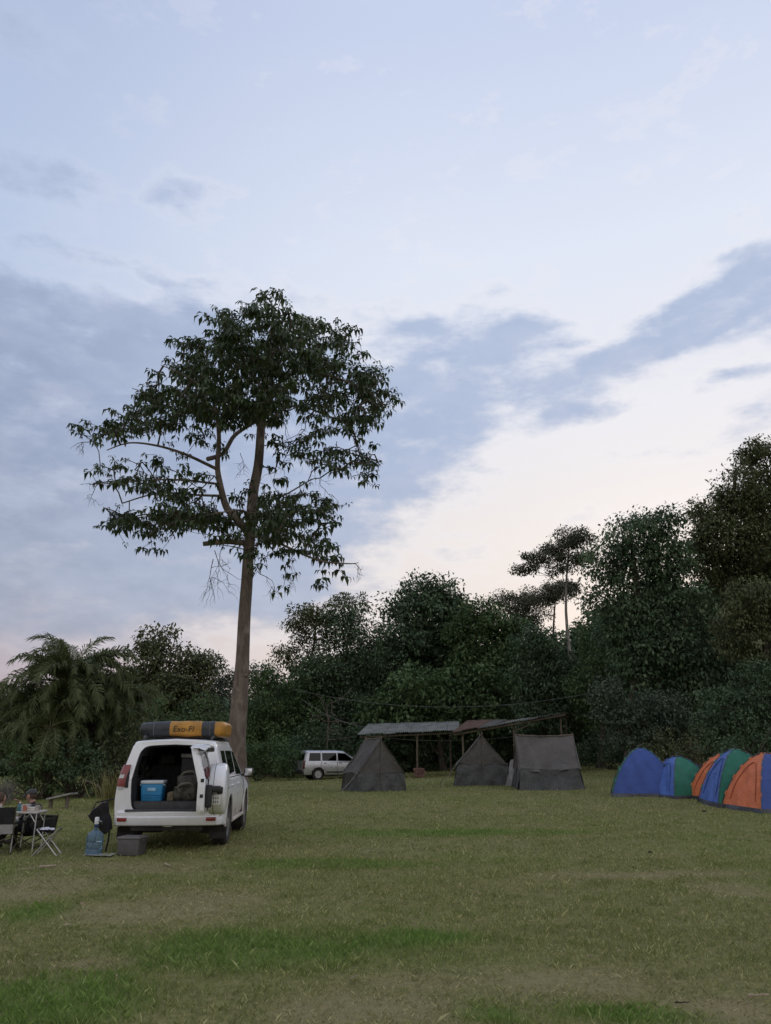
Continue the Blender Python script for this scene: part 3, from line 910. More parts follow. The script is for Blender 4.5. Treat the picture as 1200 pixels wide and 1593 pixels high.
tree('background_tree', 'dark broad tree rising behind the wagon and the first canvas tent', 530, 56, [(545, 985, 46, 44), (520, 1050, 60, 50), (580, 1030, 50, 50), (500, 1100, 50, 50), (560, 1105, 70, 50), (530, 1150, 70, 40)], LEAF_A, .24, .95, 46, .9, trunk_r=.35, seed=26)
tree('background_tree', 'tallest dome-shaped tree in the middle of the forest wall', 655, 60, [(655, 915, 34, 22), (690, 925, 30, 26), (625, 945, 34, 26), (665, 960, 60, 36), (705, 965, 34, 34), (640, 1000, 54, 40), (690, 1010, 54, 44), (620, 1050, 40, 44), (670, 1070, 60, 50)], LEAF_A, .34, 1.0, 30, .95, narrow=.5, trunk_r=.45, seed=27)
tree('background_tree', 'yellow-green tree right of the tallest dome-shaped tree', 750, 56, [(742, 955, 34, 24), (770, 970, 30, 24), (730, 1000, 36, 40), (770, 1015, 44, 44), (745, 1060, 50, 46), (800, 990, 30, 24), (815, 1030, 36, 40)], LEAF_C, .30, .95, 34, .8, trunk_r=.3, seed=28)
tree('background_tree', 'leafy middle tree directly above the corrugated shed roof', 690, 53, [(640, 1080, 56, 40), (700, 1085, 56, 40), (760, 1080, 54, 40), (670, 1120, 60, 34), (740, 1120, 60, 34), (600, 1110, 44, 40)], LEAF_C, .34, .9, 28, .9, narrow=.5, trunk_r=.3, seed=29)
tree('background_tree', 'tree with hanging leaf sprays behind the boxy canvas tent', 835, 50, [(832, 1000, 38, 26), (868, 1050, 34, 32), (830, 1050, 44, 46), (880, 1070, 50, 46), (840, 1110, 50, 34), (925, 1060, 28, 44), (900, 1110, 40, 40)], LEAF_A, .24, 1.0, 46, .8, droop=.7, trunk_r=.3, seed=30)
tree('umbrella_tree', 'slender pale-trunked tree with tiered flat crown standing above the forest', 896, 57, [(886, 832, 34, 8), (908, 842, 28, 9), (868, 852, 34, 8), (848, 868, 36, 8), (822, 884, 26, 6), (890, 866, 32, 8), (912, 868, 22, 8), (874, 886, 24, 6)], LEAF_D, .20, .62, 30, .5, fill=.4, depth=1.0, trunk_r=.22, bark=BARK_P, seed=31, trunk_top=(886, 845))
tree('umbrella_tree', 'low flat-topped dark tree crown below the slender pale trunk', 865, 80, [(868, 922, 30, 15), (845, 930, 26, 12), (885, 915, 16, 10)], LEAF_D, .28, .9, 40, .8, trunk_r=.3, seed=32)
tree('umbrella_tree', 'small flat-crowned far tree left of the slender pale trunk', 790, 86, [(785, 932, 24, 10), (820, 928, 26, 11), (805, 940, 36, 12), (800, 960, 50, 16)], LEAF_D, .28, .8, 36, .9, trunk_r=.3, seed=33)
tree('background_tree', 'large dark tree with drooping leaf masses at the left shoulder of the tall thicket', 985, 42, [(985, 830, 50, 34), (945, 870, 36, 30), (1020, 815, 40, 24), (1000, 890, 60, 44), (940, 920, 34, 30), (960, 960, 30, 34), (1040, 870, 50, 44), (1020, 950, 46, 46), (985, 1010, 50, 46)], LEAF_A, .25, .85, 34, .75, droop=.8, trunk_r=.4, seed=34)
tree('background_tree', 'tallest tree of the thicket at the edge of the picture on the right', 1150, 44, [(1180, 720, 36, 40), (1150, 760, 46, 44), (1195, 790, 46, 50), (1105, 800, 36, 28), (1130, 840, 60, 44), (1190, 860, 60, 54), (1090, 870, 40, 40), (1235, 790, 50, 60), (1150, 910, 60, 46)], LEAF_B, .22, .85, 40, .65, droop=.6, trunk_r=.45, seed=35)
tree('background_tree', 'olive tree with long hanging sprays in front of the tallest thicket tree', 1180, 36, [(1165, 930, 44, 30), (1200, 950, 50, 40), (1150, 980, 44, 44), (1200, 1010, 50, 50), (1240, 960, 50, 60)], LEAF_B, .17, .85, 44, .55, droop=1.2, trunk_r=.3, seed=36)
tree('background_tree', 'dark tree in the middle of the thicket behind the dome tents', 1080, 41, [(1070, 940, 50, 46), (1100, 1000, 60, 50), (1040, 1010, 46, 46), (1080, 1070, 60, 46), (1010, 1060, 40, 40), (1150, 1060, 56, 50)], LEAF_A, .27, .9, 34, .8, droop=.6, trunk_r=.4, seed=37)
tree('background_tree', 'shadowy tree standing over the striped dome tents at far right', 1180, 33, [(1180, 1080, 60, 46), (1130, 1110, 50, 40), (1200, 1130, 60, 40), (1250, 1090, 60, 60)], LEAF_A, .16, .9, 46, .55, trunk_r=.3, seed=38)
tree('background_tree', 'light-leaved young tree with layered sprays beside the first dome tent', 975, 37, [(1000, 1125, 40, 18), (960, 1110, 34, 14), (1030, 1100, 44, 26), (985, 1150, 36, 14), (945, 1075, 26, 14), (1050, 1130, 40, 26)], LEAF_E, .17, .8, 44, .5, trunk_r=.11, seed=39, trunk_top=(985, 1130))
tree('background_tree', 'mid-green tree filling the gap between the boxy tent and the thicket', 935, 47, [(930, 1000, 36, 40), (950, 1050, 44, 44), (920, 1080, 36, 44), (960, 1100, 46, 44)], LEAF_C, .2, .9, 44, .7, trunk_r=.25, seed=40)

# the forest behind, which reads as one dark mass between the trunks
def forest_mass():
    r = np.random.default_rng(50)
    tops = [(-400, 1040), (0, 1080), (190, 1040), (250, 1040), (345, 1085), (420, 1085), (470, 1035), (560, 1000), (610, 985), (660, 955), (720, 975), (790, 985), (850, 985), (905, 975), (935, 930), (1000, 890), (1080, 900), (1150, 850), (1200, 800), (1700, 850)]
    lobes, per = [], []
    for px in np.arange(-300, 1600, 24.0):
        for row, Y0 in enumerate((62, 70)):
            Y = Y0 + r.random() * 5
            yt = np.interp(px, [t[0] for t in tops], [t[1] for t in tops]) + 6 + 26 * r.random() + 10 * (1 - row)
            t = at(px, yt, Y); g_ = float(gz(t.x, Y))
            h = t.z - g_
            for f0, f1 in ((0.0, .42), (.30, .75), (.62, 1.0)):
                lobes.append((np.array([t.x + r.normal() * .5, Y, g_ + h * (f0 + f1) / 2]), (1.7, 1.7, h * (f1 - f0) / 2))); per.append(6 + 2.2 * h)
    V, Fc, T = crown_leaves(lobes, per, 26, .62, r, 1.1, .2, narrow=.6)
    o = link_mesh('forest', fast_mesh('forest', V, Fc, LEAF_A, T))
    tag(o, 'dark mass of far forest filling the gaps between the trees', 'forest', None, 'stuff')
forest_mass()

# ------------------------------------------------------------------ shrubs along the edge
def shrub(label, x, Y, blobs, leaf, size, seed, density=1.0, leaves=40, clump=.42, group=None, droop=.3, name='shrub'):
    r = np.random.default_rng(seed)
    b0 = at(x, 1200, Y); base = G3(b0.x, Y)
    root = empty(name, base, 0, label, 'shrub', group)
    lobes, per = [], []
    for (bx, by, rx, ry) in blobs:
        s = scale_at(bx, by, Y); RX, RZ = rx * s, ry * s; RY = max(RX, RZ) * .8
        c = np.array(at(bx, by, Y + r.normal() * .3 * RY) - base)
        lobes.append((c, (RX, RY, RZ))); per.append(density * 2.6 * (RX * RZ + RX * RY + RY * RZ) / (clump * clump) / 1.6)
    V, Fc, T = crown_leaves(lobes, per, leaves, size, r, clump, .4, droop)
    V[:, 2] = np.maximum(V[:, 2], 0.01)
    cr = link_mesh('foliage', fast_mesh('foliage', V, Fc, leaf, T), None, root); cr['kind'] = 'stuff'
    mb = MB()
    for (c, rd) in lobes:
        for q in range(4):
            e = Vector(c) + Vector(tuple(r.normal(size=3) * np.array(rd) * .45))
            lp = limb_path((r.normal() * .08, r.normal() * .08, -.05), e, r, .06, 6)
            mb.tube(lp, [.028 * (1 - .14 * i) for i in range(6)], 5)
    mb.build('stems', BARK_D, root)
    return root

shrub('dense dark shrub under the palms behind the cap-wearing person', 60, 30, [(55, 1195, 40, 30), (30, 1180, 36, 36), (85, 1205, 34, 26), (10, 1215, 20, 22)], LEAF_C, .14, 61)
shrub('mid-green shrub under the palms, above the tilted plank bench', 125, 30.5, [(125, 1190, 36, 36), (150, 1200, 30, 32), (105, 1175, 30, 30)], LEAF_A, .14, 62)
shrub('leafy dark shrub directly left of the open vehicle', 185, 31, [(180, 1180, 34, 34), (205, 1165, 30, 36), (165, 1205, 30, 26)], LEAF_B, .15, 63)
shrub('low bright shrub at the foot of the lone trunk', 400, 46, [(395, 1180, 26, 22), (420, 1175, 30, 26), (440, 1185, 30, 20)], LEAF_C, .18, 64)
shrub('low shrub in the shade left of the parked wagon', 452, 50, [(452, 1190, 34, 16), (470, 1170, 30, 24), (420, 1195, 24, 10)], LEAF_A, .18, 65)
shrub('dark shrub behind the parked wagon roof', 515, 51, [(520, 1165, 40, 30), (560, 1160, 40, 34), (495, 1150, 34, 30)], LEAF_A, .2, 66)
shrub('dark undergrowth shrub in the shade behind the shed posts', 640, 54, [(620, 1165, 50, 34), (680, 1165, 50, 34), (590, 1175, 40, 28)], LEAF_A, .2, 67)
shrub('undergrowth shrub in the dark behind the peaked middle tent', 760, 54, [(750, 1160, 54, 38), (820, 1160, 50, 38)], LEAF_A, .2, 68)
shrub('shrub under the sloping end of the shed roof', 880, 52, [(880, 1150, 44, 38), (920, 1160, 40, 34), (850, 1130, 30, 20)], LEAF_A, .2, 69)
shrub('dark shrub behind the gap between boxy tent and blue dome tent', 945, 45, [(935, 1170, 36, 26), (970, 1170, 36, 24)], LEAF_A, .16, 70)
shrub('brighter bush right behind the tops of the blue dome tents', 1060, 33, [(1060, 1170, 34, 20), (1090, 1160, 36, 24), (1035, 1160, 30, 18)], LEAF_B, .13, 71)
shrub('dark bush behind the orange and green dome tents', 1140, 31, [(1130, 1165, 40, 26), (1170, 1160, 44, 34), (1215, 1170, 40, 36)], LEAF_A, .13, 72)

# ------------------------------------------------------------------ palms
FROND = leaf_mat('palm_leaflet', (0.055, 0.075, 0.028), (0.115, 0.145, 0.055), (0.23, 0.25, 0.125), .28, .5, .3)
FROND_DRY = leaf_mat('dry_palm_leaflet', (0.10, 0.085, 0.062), (0.17, 0.145, 0.11), (0.26, 0.23, 0.18), .2, .7, .2)
RACHIS = mat('palm_rib', (0.15, 0.155, 0.07), .6)
RACHIS_DRY = mat('dry_palm_rib', (0.20, 0.165, 0.12), .8)
PALM_BARK = bark_mat('palm_bark', (0.05, 0.04, 0.03), (0.13, 0.105, 0.078), 7.0, 1.0)

def frond_mesh(L, arch, mats, seed, llen=.42, sparse=1.0):
    """frond leaving the origin along +x and up, arching over; rib and leaflets as one mesh"""
    r = np.random.default_rng(seed)
    n = 14
    pts = []
    ang = R(62); x = z = 0.0
    for i in range(n):
        pts.append(Vector((x, 0.04 * math.sin(i * .5 + seed), z)))
        x += math.cos(ang) * L / (n - 1); z += math.sin(ang) * L / (n - 1)
        ang -= arch / (n - 1) * (0.5 + i / n)
    mb = MB()
    mb.tube(pts, [.036 * (1 - .8 * i / (n - 1)) for i in range(n)], 5)
    vs_ = [tuple(p) for p in mb.v]; fs_ = [tuple(f) for f in mb.f]; mi = [0] * len(fs_)
    tint = [0.5] * len(vs_)
    m = int(58 * sparse)
    for s in (-1, 1):
        for k in range(m):
            t = 0.10 + 0.90 * (k + r.random() * .6) / m
            f = t * (n - 1); i = min(int(f), n - 2); p = pts[i].lerp(pts[i + 1], f - i)
            tg = (pts[i + 1] - pts[i]).normalized()
            up = Vector((-tg.z, 0, tg.x))
            ll = llen * (0.55 + 0.75 * math.sin(PI * min(1, t * .85 + .12))) * (0.8 + .4 * r.random())
            d = (tg * (0.55 + .5 * t) + Vector((0, s, 0)) * (0.85 - .25 * t) + up * (.25 + .2 * r.normal())).normalized()
            mid = p + d * ll * .5
            tip = p + d * ll * .9 + Vector((0, 0, -ll * (.25 + .3 * r.random())))
            w = up.cross(d).normalized() * 0 + tg * .026
            a = len(vs_)
            vs_ += [tuple(p - w * .6), tuple(p + w * .6), tuple(mid + w), tuple(mid - w), tuple(tip)]
            fs_ += [(a, a + 1, a + 2, a + 3), (a + 3, a + 2, a + 4)]
            mi += [1, 1]
            tint += [float(np.clip(.45 + r.normal() * .18, 0, 1))] * 5
    me = bpy.data.meshes.new('frond')
    me.from_pydata(vs_, [], fs_)
    for q in mats: me.materials.append(q)
    me.polygons.foreach_set('material_index', mi)
    a = me.attributes.new('tint', 'FLOAT', 'POINT'); a.data.foreach_set('value', np.array(tint, dtype=np.float32))
    me.update()
    return me

GREEN_F = [frond_mesh(2.7, R(a), (RACHIS, FROND), 80 + i, .50) for i, a in enumerate((100, 130, 155, 180))]
DRY_F = [frond_mesh(2.2, R(a), (RACHIS_DRY, FROND_DRY), 90 + i, .24, .7) for i, a in enumerate((60, 90))]

def palm(label, crown_px, Y, base_x, n_green, n_dry, seed, sc_=1.0):
    r = np.random.default_rng(seed)
    b0 = at(base_x, 1200, Y); base = G3(b0.x, Y)
    root = empty('palm_tree', base, 0, label, 'palm', 'clump of palms')
    top = at(crown_px[0], crown_px[1], Y) - base
    tp = limb_path((0, 0, -.1), tuple(top), r, .03, 12)
    mb = MB()
    path = catmull(tp, 3)
    mb.tube(path, [.17 * (1.15 if i % 3 == 0 else .95) for i in range(len(path))], 10)
    mb.build('trunk', PALM_BARK, root, angle=20)
    for k in range(n_green + n_dry):
        dry = k >= n_green
        me = (DRY_F if dry else GREEN_F)[int(r.integers(0, 2 if dry else 4))]
        o = link_mesh('dry_frond' if dry else 'frond', me, None, root)
        a = k * 2.39996 + r.normal() * .2
        if dry:
            pit = R(135 + 20 * r.random())       # hangs down against the stem
        else:
            pit = R(-22 + 95 * (k / n_green) ** 1.1 + r.normal() * 9)
        s = sc_ * (.8 + .35 * r.random())
        Mx = Matrix.Translation(Vector(top) + Vector((0, 0, -.25 * (k / (n_green + n_dry))))) @ Matrix.Rotation(a, 4, 'Z') @ Matrix.Translation((.1, 0, 0)) @ Matrix.Rotation(pit, 4, 'Y') @ Matrix.Rotation(r.normal() * .25, 4, 'X') @ Matrix.Scale(s, 4)
        o.matrix_local = Mx
    return root

palm('tallest central palm of the clump, with arching crown and hanging dead fronds', (110, 1062), 32, 112, 66, 24, 101, 1.0)
palm('palm at the left side of the clump, cut by the picture edge', (48, 1110), 32.5, 50, 46, 12, 102, .95)
palm('palm at the right side of the clump, above the vehicle roof bag', (158, 1088), 33, 155, 46, 14, 103, .85)
palm('low front palm of the clump with grey dead skirt', (78, 1130), 30.8, 80, 24, 22, 104, .75)
palm('bushy rear palm filling the right back of the clump', (185, 1112), 34, 180, 36, 12, 105, .78)

shrub('leafy creeper mass climbing between the palm stems', 120, 32.5, [(120, 1130, 46, 34), (70, 1150, 44, 30), (175, 1140, 40, 40), (30, 1150, 36, 34), (215, 1150, 30, 40)], LEAF_A, .16, 73, density=.8)
shrub('tall green bush behind the vehicle, left of the lone trunk', 275, 44, [(255, 1120, 40, 36), (300, 1120, 40, 40), (330, 1150, 34, 40), (280, 1165, 50, 36), (235, 1160, 34, 36)], LEAF_C, .2, 74, density=.8, clump=.55)

def dead_branch(label, x, y, Y, L, seed, dirn):
    r = np.random.default_rng(seed)
    p = at(x, y, Y); g_ = G3(p.x, Y)
    root = empty('dead_sapling', g_, 0, label, 'dead tree')
    mb = MB()
    top = p - g_
    stem = limb_path((0.4, 0.3, -.1), tuple(top), r, .05, 9)
    mb.tube(stem, [.05 * (1 - .07 * i) for i in range(9)], 6)
    mb.build('trunk', BARK, root)
    for k in range(9):
        st = stem[int(r.integers(4, 9))]
        d = (Vector(dirn) + Vector(tuple(r.normal(size=3) * .55))).normalized()
        e = st + d * L * (.5 + .6 * r.random())
        mb = MB(); lp = limb_path(tuple(st), tuple(e), r, .10, 7)
        mb.tube(lp, [.026 * (1 - .12 * i) for i in range(7)], 5)
        for q in range(3):
            b = lp[int(r.integers(2, 6))]; e2 = b + (d + Vector(tuple(r.normal(size=3) * .8))).normalized() * L * .35
            mb.tube(limb_path(tuple(b), tuple(e2), r, .1, 5), [.012] * 5, 4)
        mb.build('limb', BARK, root)
dead_branch('pale bare sapling with dead forked branches at the forest edge above the wagon', 508, 1098, 49.5, 1.9, 401, (.5, -.3, .5))
# ================================================================== VEHICLES
WHITE_P = mat('white_paint', (0.84, 0.84, 0.85), .25, var=.03, scale=2.5, coat=.6, c2=(0.86, 0.86, 0.87))
SILVER_P = mat('silver_paint', (0.52, 0.53, 0.55), .3, metal=.55, var=.05, scale=2.5, coat=.5)
BLACK_PL = mat('black_plastic', (0.018, 0.018, 0.019), .55, var=.25, scale=14, bump=.1, bscale=120)
GREY_PL = mat('grey_trim', (0.055, 0.056, 0.060), .6, var=.2, scale=10)
CARPET = mat('cargo_carpet', (0.022, 0.022, 0.024), .95, var=.3, scale=30, bump=.3, bscale=200)
TYRE = mat('tyre_rubber', (0.022, 0.021, 0.020), .85, var=.3, scale=9, bump=.3, bscale=60, c2=(0.05, 0.045, 0.038))
ALLOY = mat('alloy', (0.45, 0.45, 0.46), .35, metal=.8, var=.15, scale=9)
RED_L = mat('red_lens', (0.22, 0.012, 0.016), .15, var=.15, spec=.6, coat=.6)
CLEAR_L = mat('clear_lens', (0.55, 0.53, 0.53), .12, var=.1, coat=.6)
CHROME = mat('chrome', (0.6, 0.6, 0.62), .18, metal=1, var=.05)
PLATE_M = mat('number_plate', (0.62, 0.62, 0.56), .4, var=.05)
INK = mat('dark_ink', (0.015, 0.015, 0.016), .6, var=.05)
def glass_mat(name, tint, gl=1.0):
    m = bpy.data.materials.new(name); m.use_nodes = True
    N = NT(m.node_tree); N.n.clear()
    out = N.new('ShaderNodeOutputMaterial')
    tr = N.new('ShaderNodeBsdfTransparent'); tr.inputs[0].default_value = (*tint, 1)
    g = N.new('ShaderNodeBsdfGlossy'); g.inputs[1].default_value = 0.03; g.inputs[0].default_value = (gl, gl, gl, 1)
    fr = N.new('ShaderNodeFresnel'); fr.inputs[0].default_value = 1.5
    mx = N.new('ShaderNodeMixShader'); N.l.new(fr.outputs[0], mx.inputs[0]); N.l.new(tr.outputs[0], mx.inputs[1]); N.l.new(g.outputs[0], mx.inputs[2])
    N.l.new(mx.outputs[0], out.inputs[0])
    return m
TINT = glass_mat('tinted_glass', (0.10, 0.105, 0.11))

def dirty_paint():
    """white paint with a reddish dust film low on the sides"""
    m = bpy.data.materials.new('dusty_white_paint'); m.use_nodes = True
    N = NT(m.node_tree); N.n.clear()
    out = N.new('ShaderNodeOutputMaterial'); b = N.new('ShaderNodeBsdfPrincipled'); N.l.new(b.outputs[0], out.inputs[0])
    tc = N.new('ShaderNodeTexCoord').outputs['Object']
    sp = N.new('ShaderNodeSeparateXYZ'); N.l.new(tc, sp.inputs[0])
    n1 = N.noise(tc, 3.5, 5, .65); n2 = N.noise(tc, 14, 4, .6)
    hgt = N.math('ADD', sp.outputs[2], N.math('MULTIPLY', N.math('SUBTRACT', n1, .5), .5))
    d = N.math('MULTIPLY', N.maprange(hgt, .95, .42), N.maprange(n2, .25, .7, .45, .85))
    c = N.mix(d, (0.84, 0.84, 0.85), (0.42, 0.34, 0.27))
    N.l.new(c, b.inputs['Base Color'])
    N.l.new(N.math('ADD', N.math('MULTIPLY', d, .4), .26), b.inputs['Roughness'])
    b.inputs['Coat Weight'].default_value = .35
    return m
DUSTY = dirty_paint()

def shell_grid(keys, ks, kr):
    """keys[i][j] -> dense grid; key lines are kept so that panels and panes end on them"""
    rows = [catmull([Vector(p) for p in st], kr) for st in keys]
    nj = len(rows[0])
    colsd = [catmull([rows[i][j] for i in range(len(rows))], ks) for j in range(nj)]
    return [[colsd[j][i] for j in range(nj)] for i in range(len(colsd[0]))]

def car_shell(root, keys, ks, kr, panels, arches, paint, glass, subpaint=None):
    """panels: name -> (i0, i1, j0, j1, material kind) ranges of key cells; what is left is the body. arches: (y, z, r)"""
    P = shell_grid(keys, ks, kr)
    ni, nj = len(P), len(P[0])
    for (yw, zw, ra) in arches:
        for i in range(ni):
            for j in range(nj):
                p = P[i][j]
                d = math.hypot(p.y - yw, p.z - zw)
                if p.x > .3 and d < ra and d > ra * .80 :
                    k = ra / max(d, 1e-4)
                    P[i][j] = Vector((p.x, yw + (p.y - yw) * k, zw + (p.z - zw) * k))
    def inside(p):
        return p.x > .3 and any(math.hypot(p.y - yw, p.z - zw) < ra * .995 for yw, zw, ra in arches)
    cells = {}
    for i in range(ni - 1):
        for j in range(nj - 1):
            q = [P[i][j], P[i + 1][j], P[i + 1][j + 1], P[i][j + 1]]
            if sum(inside(p) for p in q) >= 1:
                c = (q[0] + q[1] + q[2] + q[3]) / 4
                if inside(c):
                    continue
            nm = 'body'
            for k, (i0, i1, j0, j1, mk) in panels.items():
                if i0 * ks <= i < i1 * ks and j0 * kr <= j < j1 * kr:
                    nm = k; break
            cells.setdefault(nm, []).append((i, j))
    outs = {}
    def emit(nm, cl, sides, pname, m):
        mb = MB()
        for s in sides:
            idx = {}
            vs_, fs_ = [], []
            for (i, j) in cl:
                f = []
                for (a, b) in ((i, j), (i + 1, j), (i + 1, j + 1), (i, j + 1)):
                    if (a, b) not in idx:
                        idx[(a, b)] = len(vs_)
                        p = P[a][b]
                        vs_.append((p.x * s, p.y, p.z))
                    f.append(idx[(a, b)])
                fs_.append(f if s > 0 else f[::-1])
            mb.add(vs_, fs_)
        o = mb.build(pname, m, root, angle=40)
        outs.setdefault(nm, []).append(o)
        return o
    emit('body', cells['body'], (1, -1), 'body', paint)
    for k, (i0, i1, j0, j1, mk) in panels.items():
        if k not in cells:
            continue
        pname = k.rstrip('0123456789')
        if mk == 'glass_both':
            emit(k, cells[k], (1, -1), pname, glass)
        elif mk == 'glass':
            emit(k, cells[k], (1,), pname, glass); emit(k, cells[k], (-1,), pname, glass)
        elif mk == 'panel':
            emit(k, cells[k], (1,), pname, paint); emit(k, cells[k], (-1,), pname, paint)
        elif mk == 'both':
            emit(k, cells[k], (1, -1), pname, paint)
    return P, outs

def wheel(root, x, y, r, w, side, spokes=6, rim_r=.62):
    Mx = Matrix.Translation((x, y, r)) @ Matrix.Rotation(PI / 2 * side, 4, 'Y')
    wo = empty('wheel', (0, 0, 0)); wo.parent = root
    mb = MB()
    h = w / 2
    mb.lathe([(r * .60, -h * .9), (r * .88, -h), (r * .97, -h * .8), (r, -h * .45), (r, h * .45), (r * .97, h * .8), (r * .88, h), (r * rim_r, h * .9), (r * rim_r, h * .5)], 32, Mx)
    for k in range(40):   # tread blocks
        a = 2 * PI * k / 40
        mb.box((0, 0, 0), (.012, r * .10, w * .78), Mx @ Matrix.Rotation(a, 4, 'Z') @ Matrix.Translation((r * 1.0, 0, 0)))
    mb.build('tyre', TYRE, wo)
    mb = MB()
    rr = r * rim_r
    mb.lathe([(rr * .2, h * .35), (rr * .96, h * .35), (rr * .96, h * .85), (rr * 1.01, h * .88), (rr * 1.01, h * .6)], 28, Mx)
    for k in range(spokes):
        a = 2 * PI * k / spokes
        mb.box((rr * .52, 0, h * .72), (rr * .9, rr * .2, h * .22), Mx @ Matrix.Rotation(a, 4, 'Z'))
    mb.lathe([(rr * .26, h * .4), (rr * .26, h * .82), (rr * .16, h * .92)], 14, Mx)
    mb.build('rim', ALLOY, wo)
    return wo

def suv():
    # rear axle at the origin, y forward, x to the vehicle's right
    root = empty('off_road_vehicle', (0, 0, 0), 0, 'white off-road vehicle with rear door swung open and a bag on its roof', 'car')
    def st(ys, xs, zs):
        return [(x, y, z) for x, y, z in zip(xs, ys, zs)]
    X0 = [.50, .84, .920, .945, .930, .905, .885, .765, .725, .630, .0]
    Z0 = [.42, .40, .55, .80, 1.02, 1.13, 1.18, 1.63, 1.735, 1.805, 1.835]
    def sec(y, kx=1.0, up=None, zs=None, yo=None):
        z = list(Z0) if zs is None else zs
        x = [q * kx for q in X0]
        yy = [y] * 11 if yo is None else [y + o for o in yo]
        return st(yy, x, z)
    rear_o = [0, 0, 0, 0, 0, .005, .01, .11, .155, .19, .19]
    keys = [
        sec(-.97, .955, zs=[.46, .45, .56, .80, 1.02, 1.13, 1.18, 1.60, 1.705, 1.772, 1.80], yo=rear_o),
        sec(-.86, .99, zs=[.46, .45, .56, .80, 1.02, 1.13, 1.18, 1.62, 1.735, 1.795, 1.83], yo=[q * .9 for q in rear_o]),
        sec(-.58, 1.0, yo=[0, 0, 0, 0, 0, .0, .0, .06, .08, .09, .09]),
        sec(.0, 1.0), sec(.09, 1.0), sec(.98, 1.0), sec(1.07, 1.0),
        st([2.12, 2.12, 2.12, 2.12, 2.12, 2.12, 2.10, 1.66, 1.60, 1.55, 1.50], [.5, .84, .915, .94, .925, .905, .885, .735, .68, .55, 0], [.42, .40, .55, .80, 1.02, 1.12, 1.17, 1.60, 1.70, 1.77, 1.81]),
        st([2.22, 2.22, 2.22, 2.22, 2.22, 2.22, 2.20, 1.77, 1.70, 1.66, 1.62], [.5, .84, .915, .94, .925, .905, .88, .72, .66, .53, 0], [.42, .40, .55, .80, 1.02, 1.115, 1.16, 1.57, 1.66, 1.72, 1.76]),
        st([2.48] * 6 + [2.47, 2.40, 2.37, 2.34, 2.30], [.5, .84, .915, .94, .92, .89, .85, .78, .70, .55, 0], [.42, .40, .55, .80, 1.0, 1.09, 1.115, 1.13, 1.14, 1.15, 1.17]),
        st([2.9] * 11, [.5, .84, .91, .94, .915, .87, .82, .74, .64, .45, 0], [.42, .40, .55, .80, .98, 1.06, 1.085, 1.10, 1.11, 1.12, 1.13]),
        st([3.42] * 11, [.5, .82, .885, .91, .88, .83, .78, .70, .60, .42, 0], [.42, .40, .55, .78, .93, .99, 1.015, 1.03, 1.04, 1.05, 1.06]),
        st([3.60, 3.62, 3.64, 3.64, 3.63, 3.61, 3.60, 3.60, 3.62, 3.64, 3.66], [.45, .72, .78, .80, .78, .75, .72, .65, .56, .4, 0], [.42, .42, .55, .76, .89, .93, .95, .965, .975, .98, .985]),
        st([3.66, 3.70, 3.72, 3.72, 3.71, 3.70, 3.69, 3.69, 3.70, 3.71, 3.72], [.2, .50, .58, .58, .54, .5, .46, .4, .34, .2, 0], [.44, .48, .58, .70, .76, .79, .80, .81, .815, .82, .825]),
    ]
    panels = {
        'quarter_window': (2, 3, 6, 7, 'glass'), 'side_window1': (4, 5, 6, 7, 'glass'), 'side_window2': (6, 7, 6, 7, 'glass'),
        'windscreen': (8, 9, 7, 10, 'glass_both'), 'door1': (4, 5, 1, 6, 'panel'), 'door2': (6, 7, 1, 6, 'panel'), 'bonnet': (9, 11, 7, 10, 'both'),
    }
    arches = [(0.0, .40, .47), (2.79, .40, .47)]
    P, outs = car_shell(root, keys, 8, 4, panels, arches, DUSTY, TINT)
    # dark wheel wells
    for (yw, zw, ra) in arches:
        for s in (-1, 1):
            mb = MB()
            pts = [(s * .5, yw + math.cos(a) * ra, zw + math.sin(a) * ra) for a in np.linspace(-.35, PI + .35, 15)]
            outp = [(s * .915, p[1], p[2]) for p in pts]
            mb.grid([pts, outp]); mb.add([(s * .5, yw, zw)] + pts, [(0, k, k + 1) for k in range(1, 15)])
            mb.build('wheel_well', BLACK_PL, root)
            mb = MB()   # flare
            mb.tube([(s * .925, yw + math.cos(a) * (ra + .012), zw + math.sin(a) * (ra + .012)) for a in np.linspace(-.1, PI + .1, 19)], .020, 6)
            mb.build('wheel_arch', DUSTY, root)
    for s in (-1, 1):
        wheel(root, s * .80, 0, .385, .265, s); wheel(root, s * .80, 2.79, .385, .265, s)
    # rear face: ring between the body end and the door opening
    kr = 4
    endrow = P[0]
    opk = [(0, .66), (.50, .66), (.60, .69), (.640, .82), (.655, 1.02), (.66, 1.13), (.655, 1.19), (.605, 1.52), (.555, 1.645), (.43, 1.712), (0, 1.735)]
    ok_ = [Vector((x, -.965 + max(0, (z - 1.15)) * .32, z)) for x, z in opk]
    opn = catmull(ok_, kr)
    for s, nm in ((1, 'a'), (-1, 'b')):
        pass
    mb = MB()
    for s in (1, -1):
        A = [Vector((p.x * s, p.y, p.z)) for p in endrow[kr:]]
        B = [Vector((p.x * s, p.y, p.z)) for p in opn[kr:]]
        Bi = [p + Vector((0, .012, 0)) for p in B]
        mb.grid([A, B], flip=(s < 0))
    mb.build('rear_frame', WHITE_P, root)
    mb = MB()
    for s in (1, -1):
        B = [Vector((p.x * s, p.y, p.z)) for p in opn]
        C1 = [Vector((p.x * s * .975, p.y - .006, p.z * .988 + .012)) for p in opn]
        C2 = [Vector((p.x * s * .93, p.y + .05, p.z * .96 + .035)) for p in opn]
        mb.grid([B, C1, C2], flip=(s < 0))
    mb.build('door_seal', BLACK_PL, root)
    # cabin: floor, trim walls, head lining
    mb = MB()
    mb.box((0, .42, .755), (1.24, 2.6, .05))
    mb.build('cargo_floor', CARPET, root)
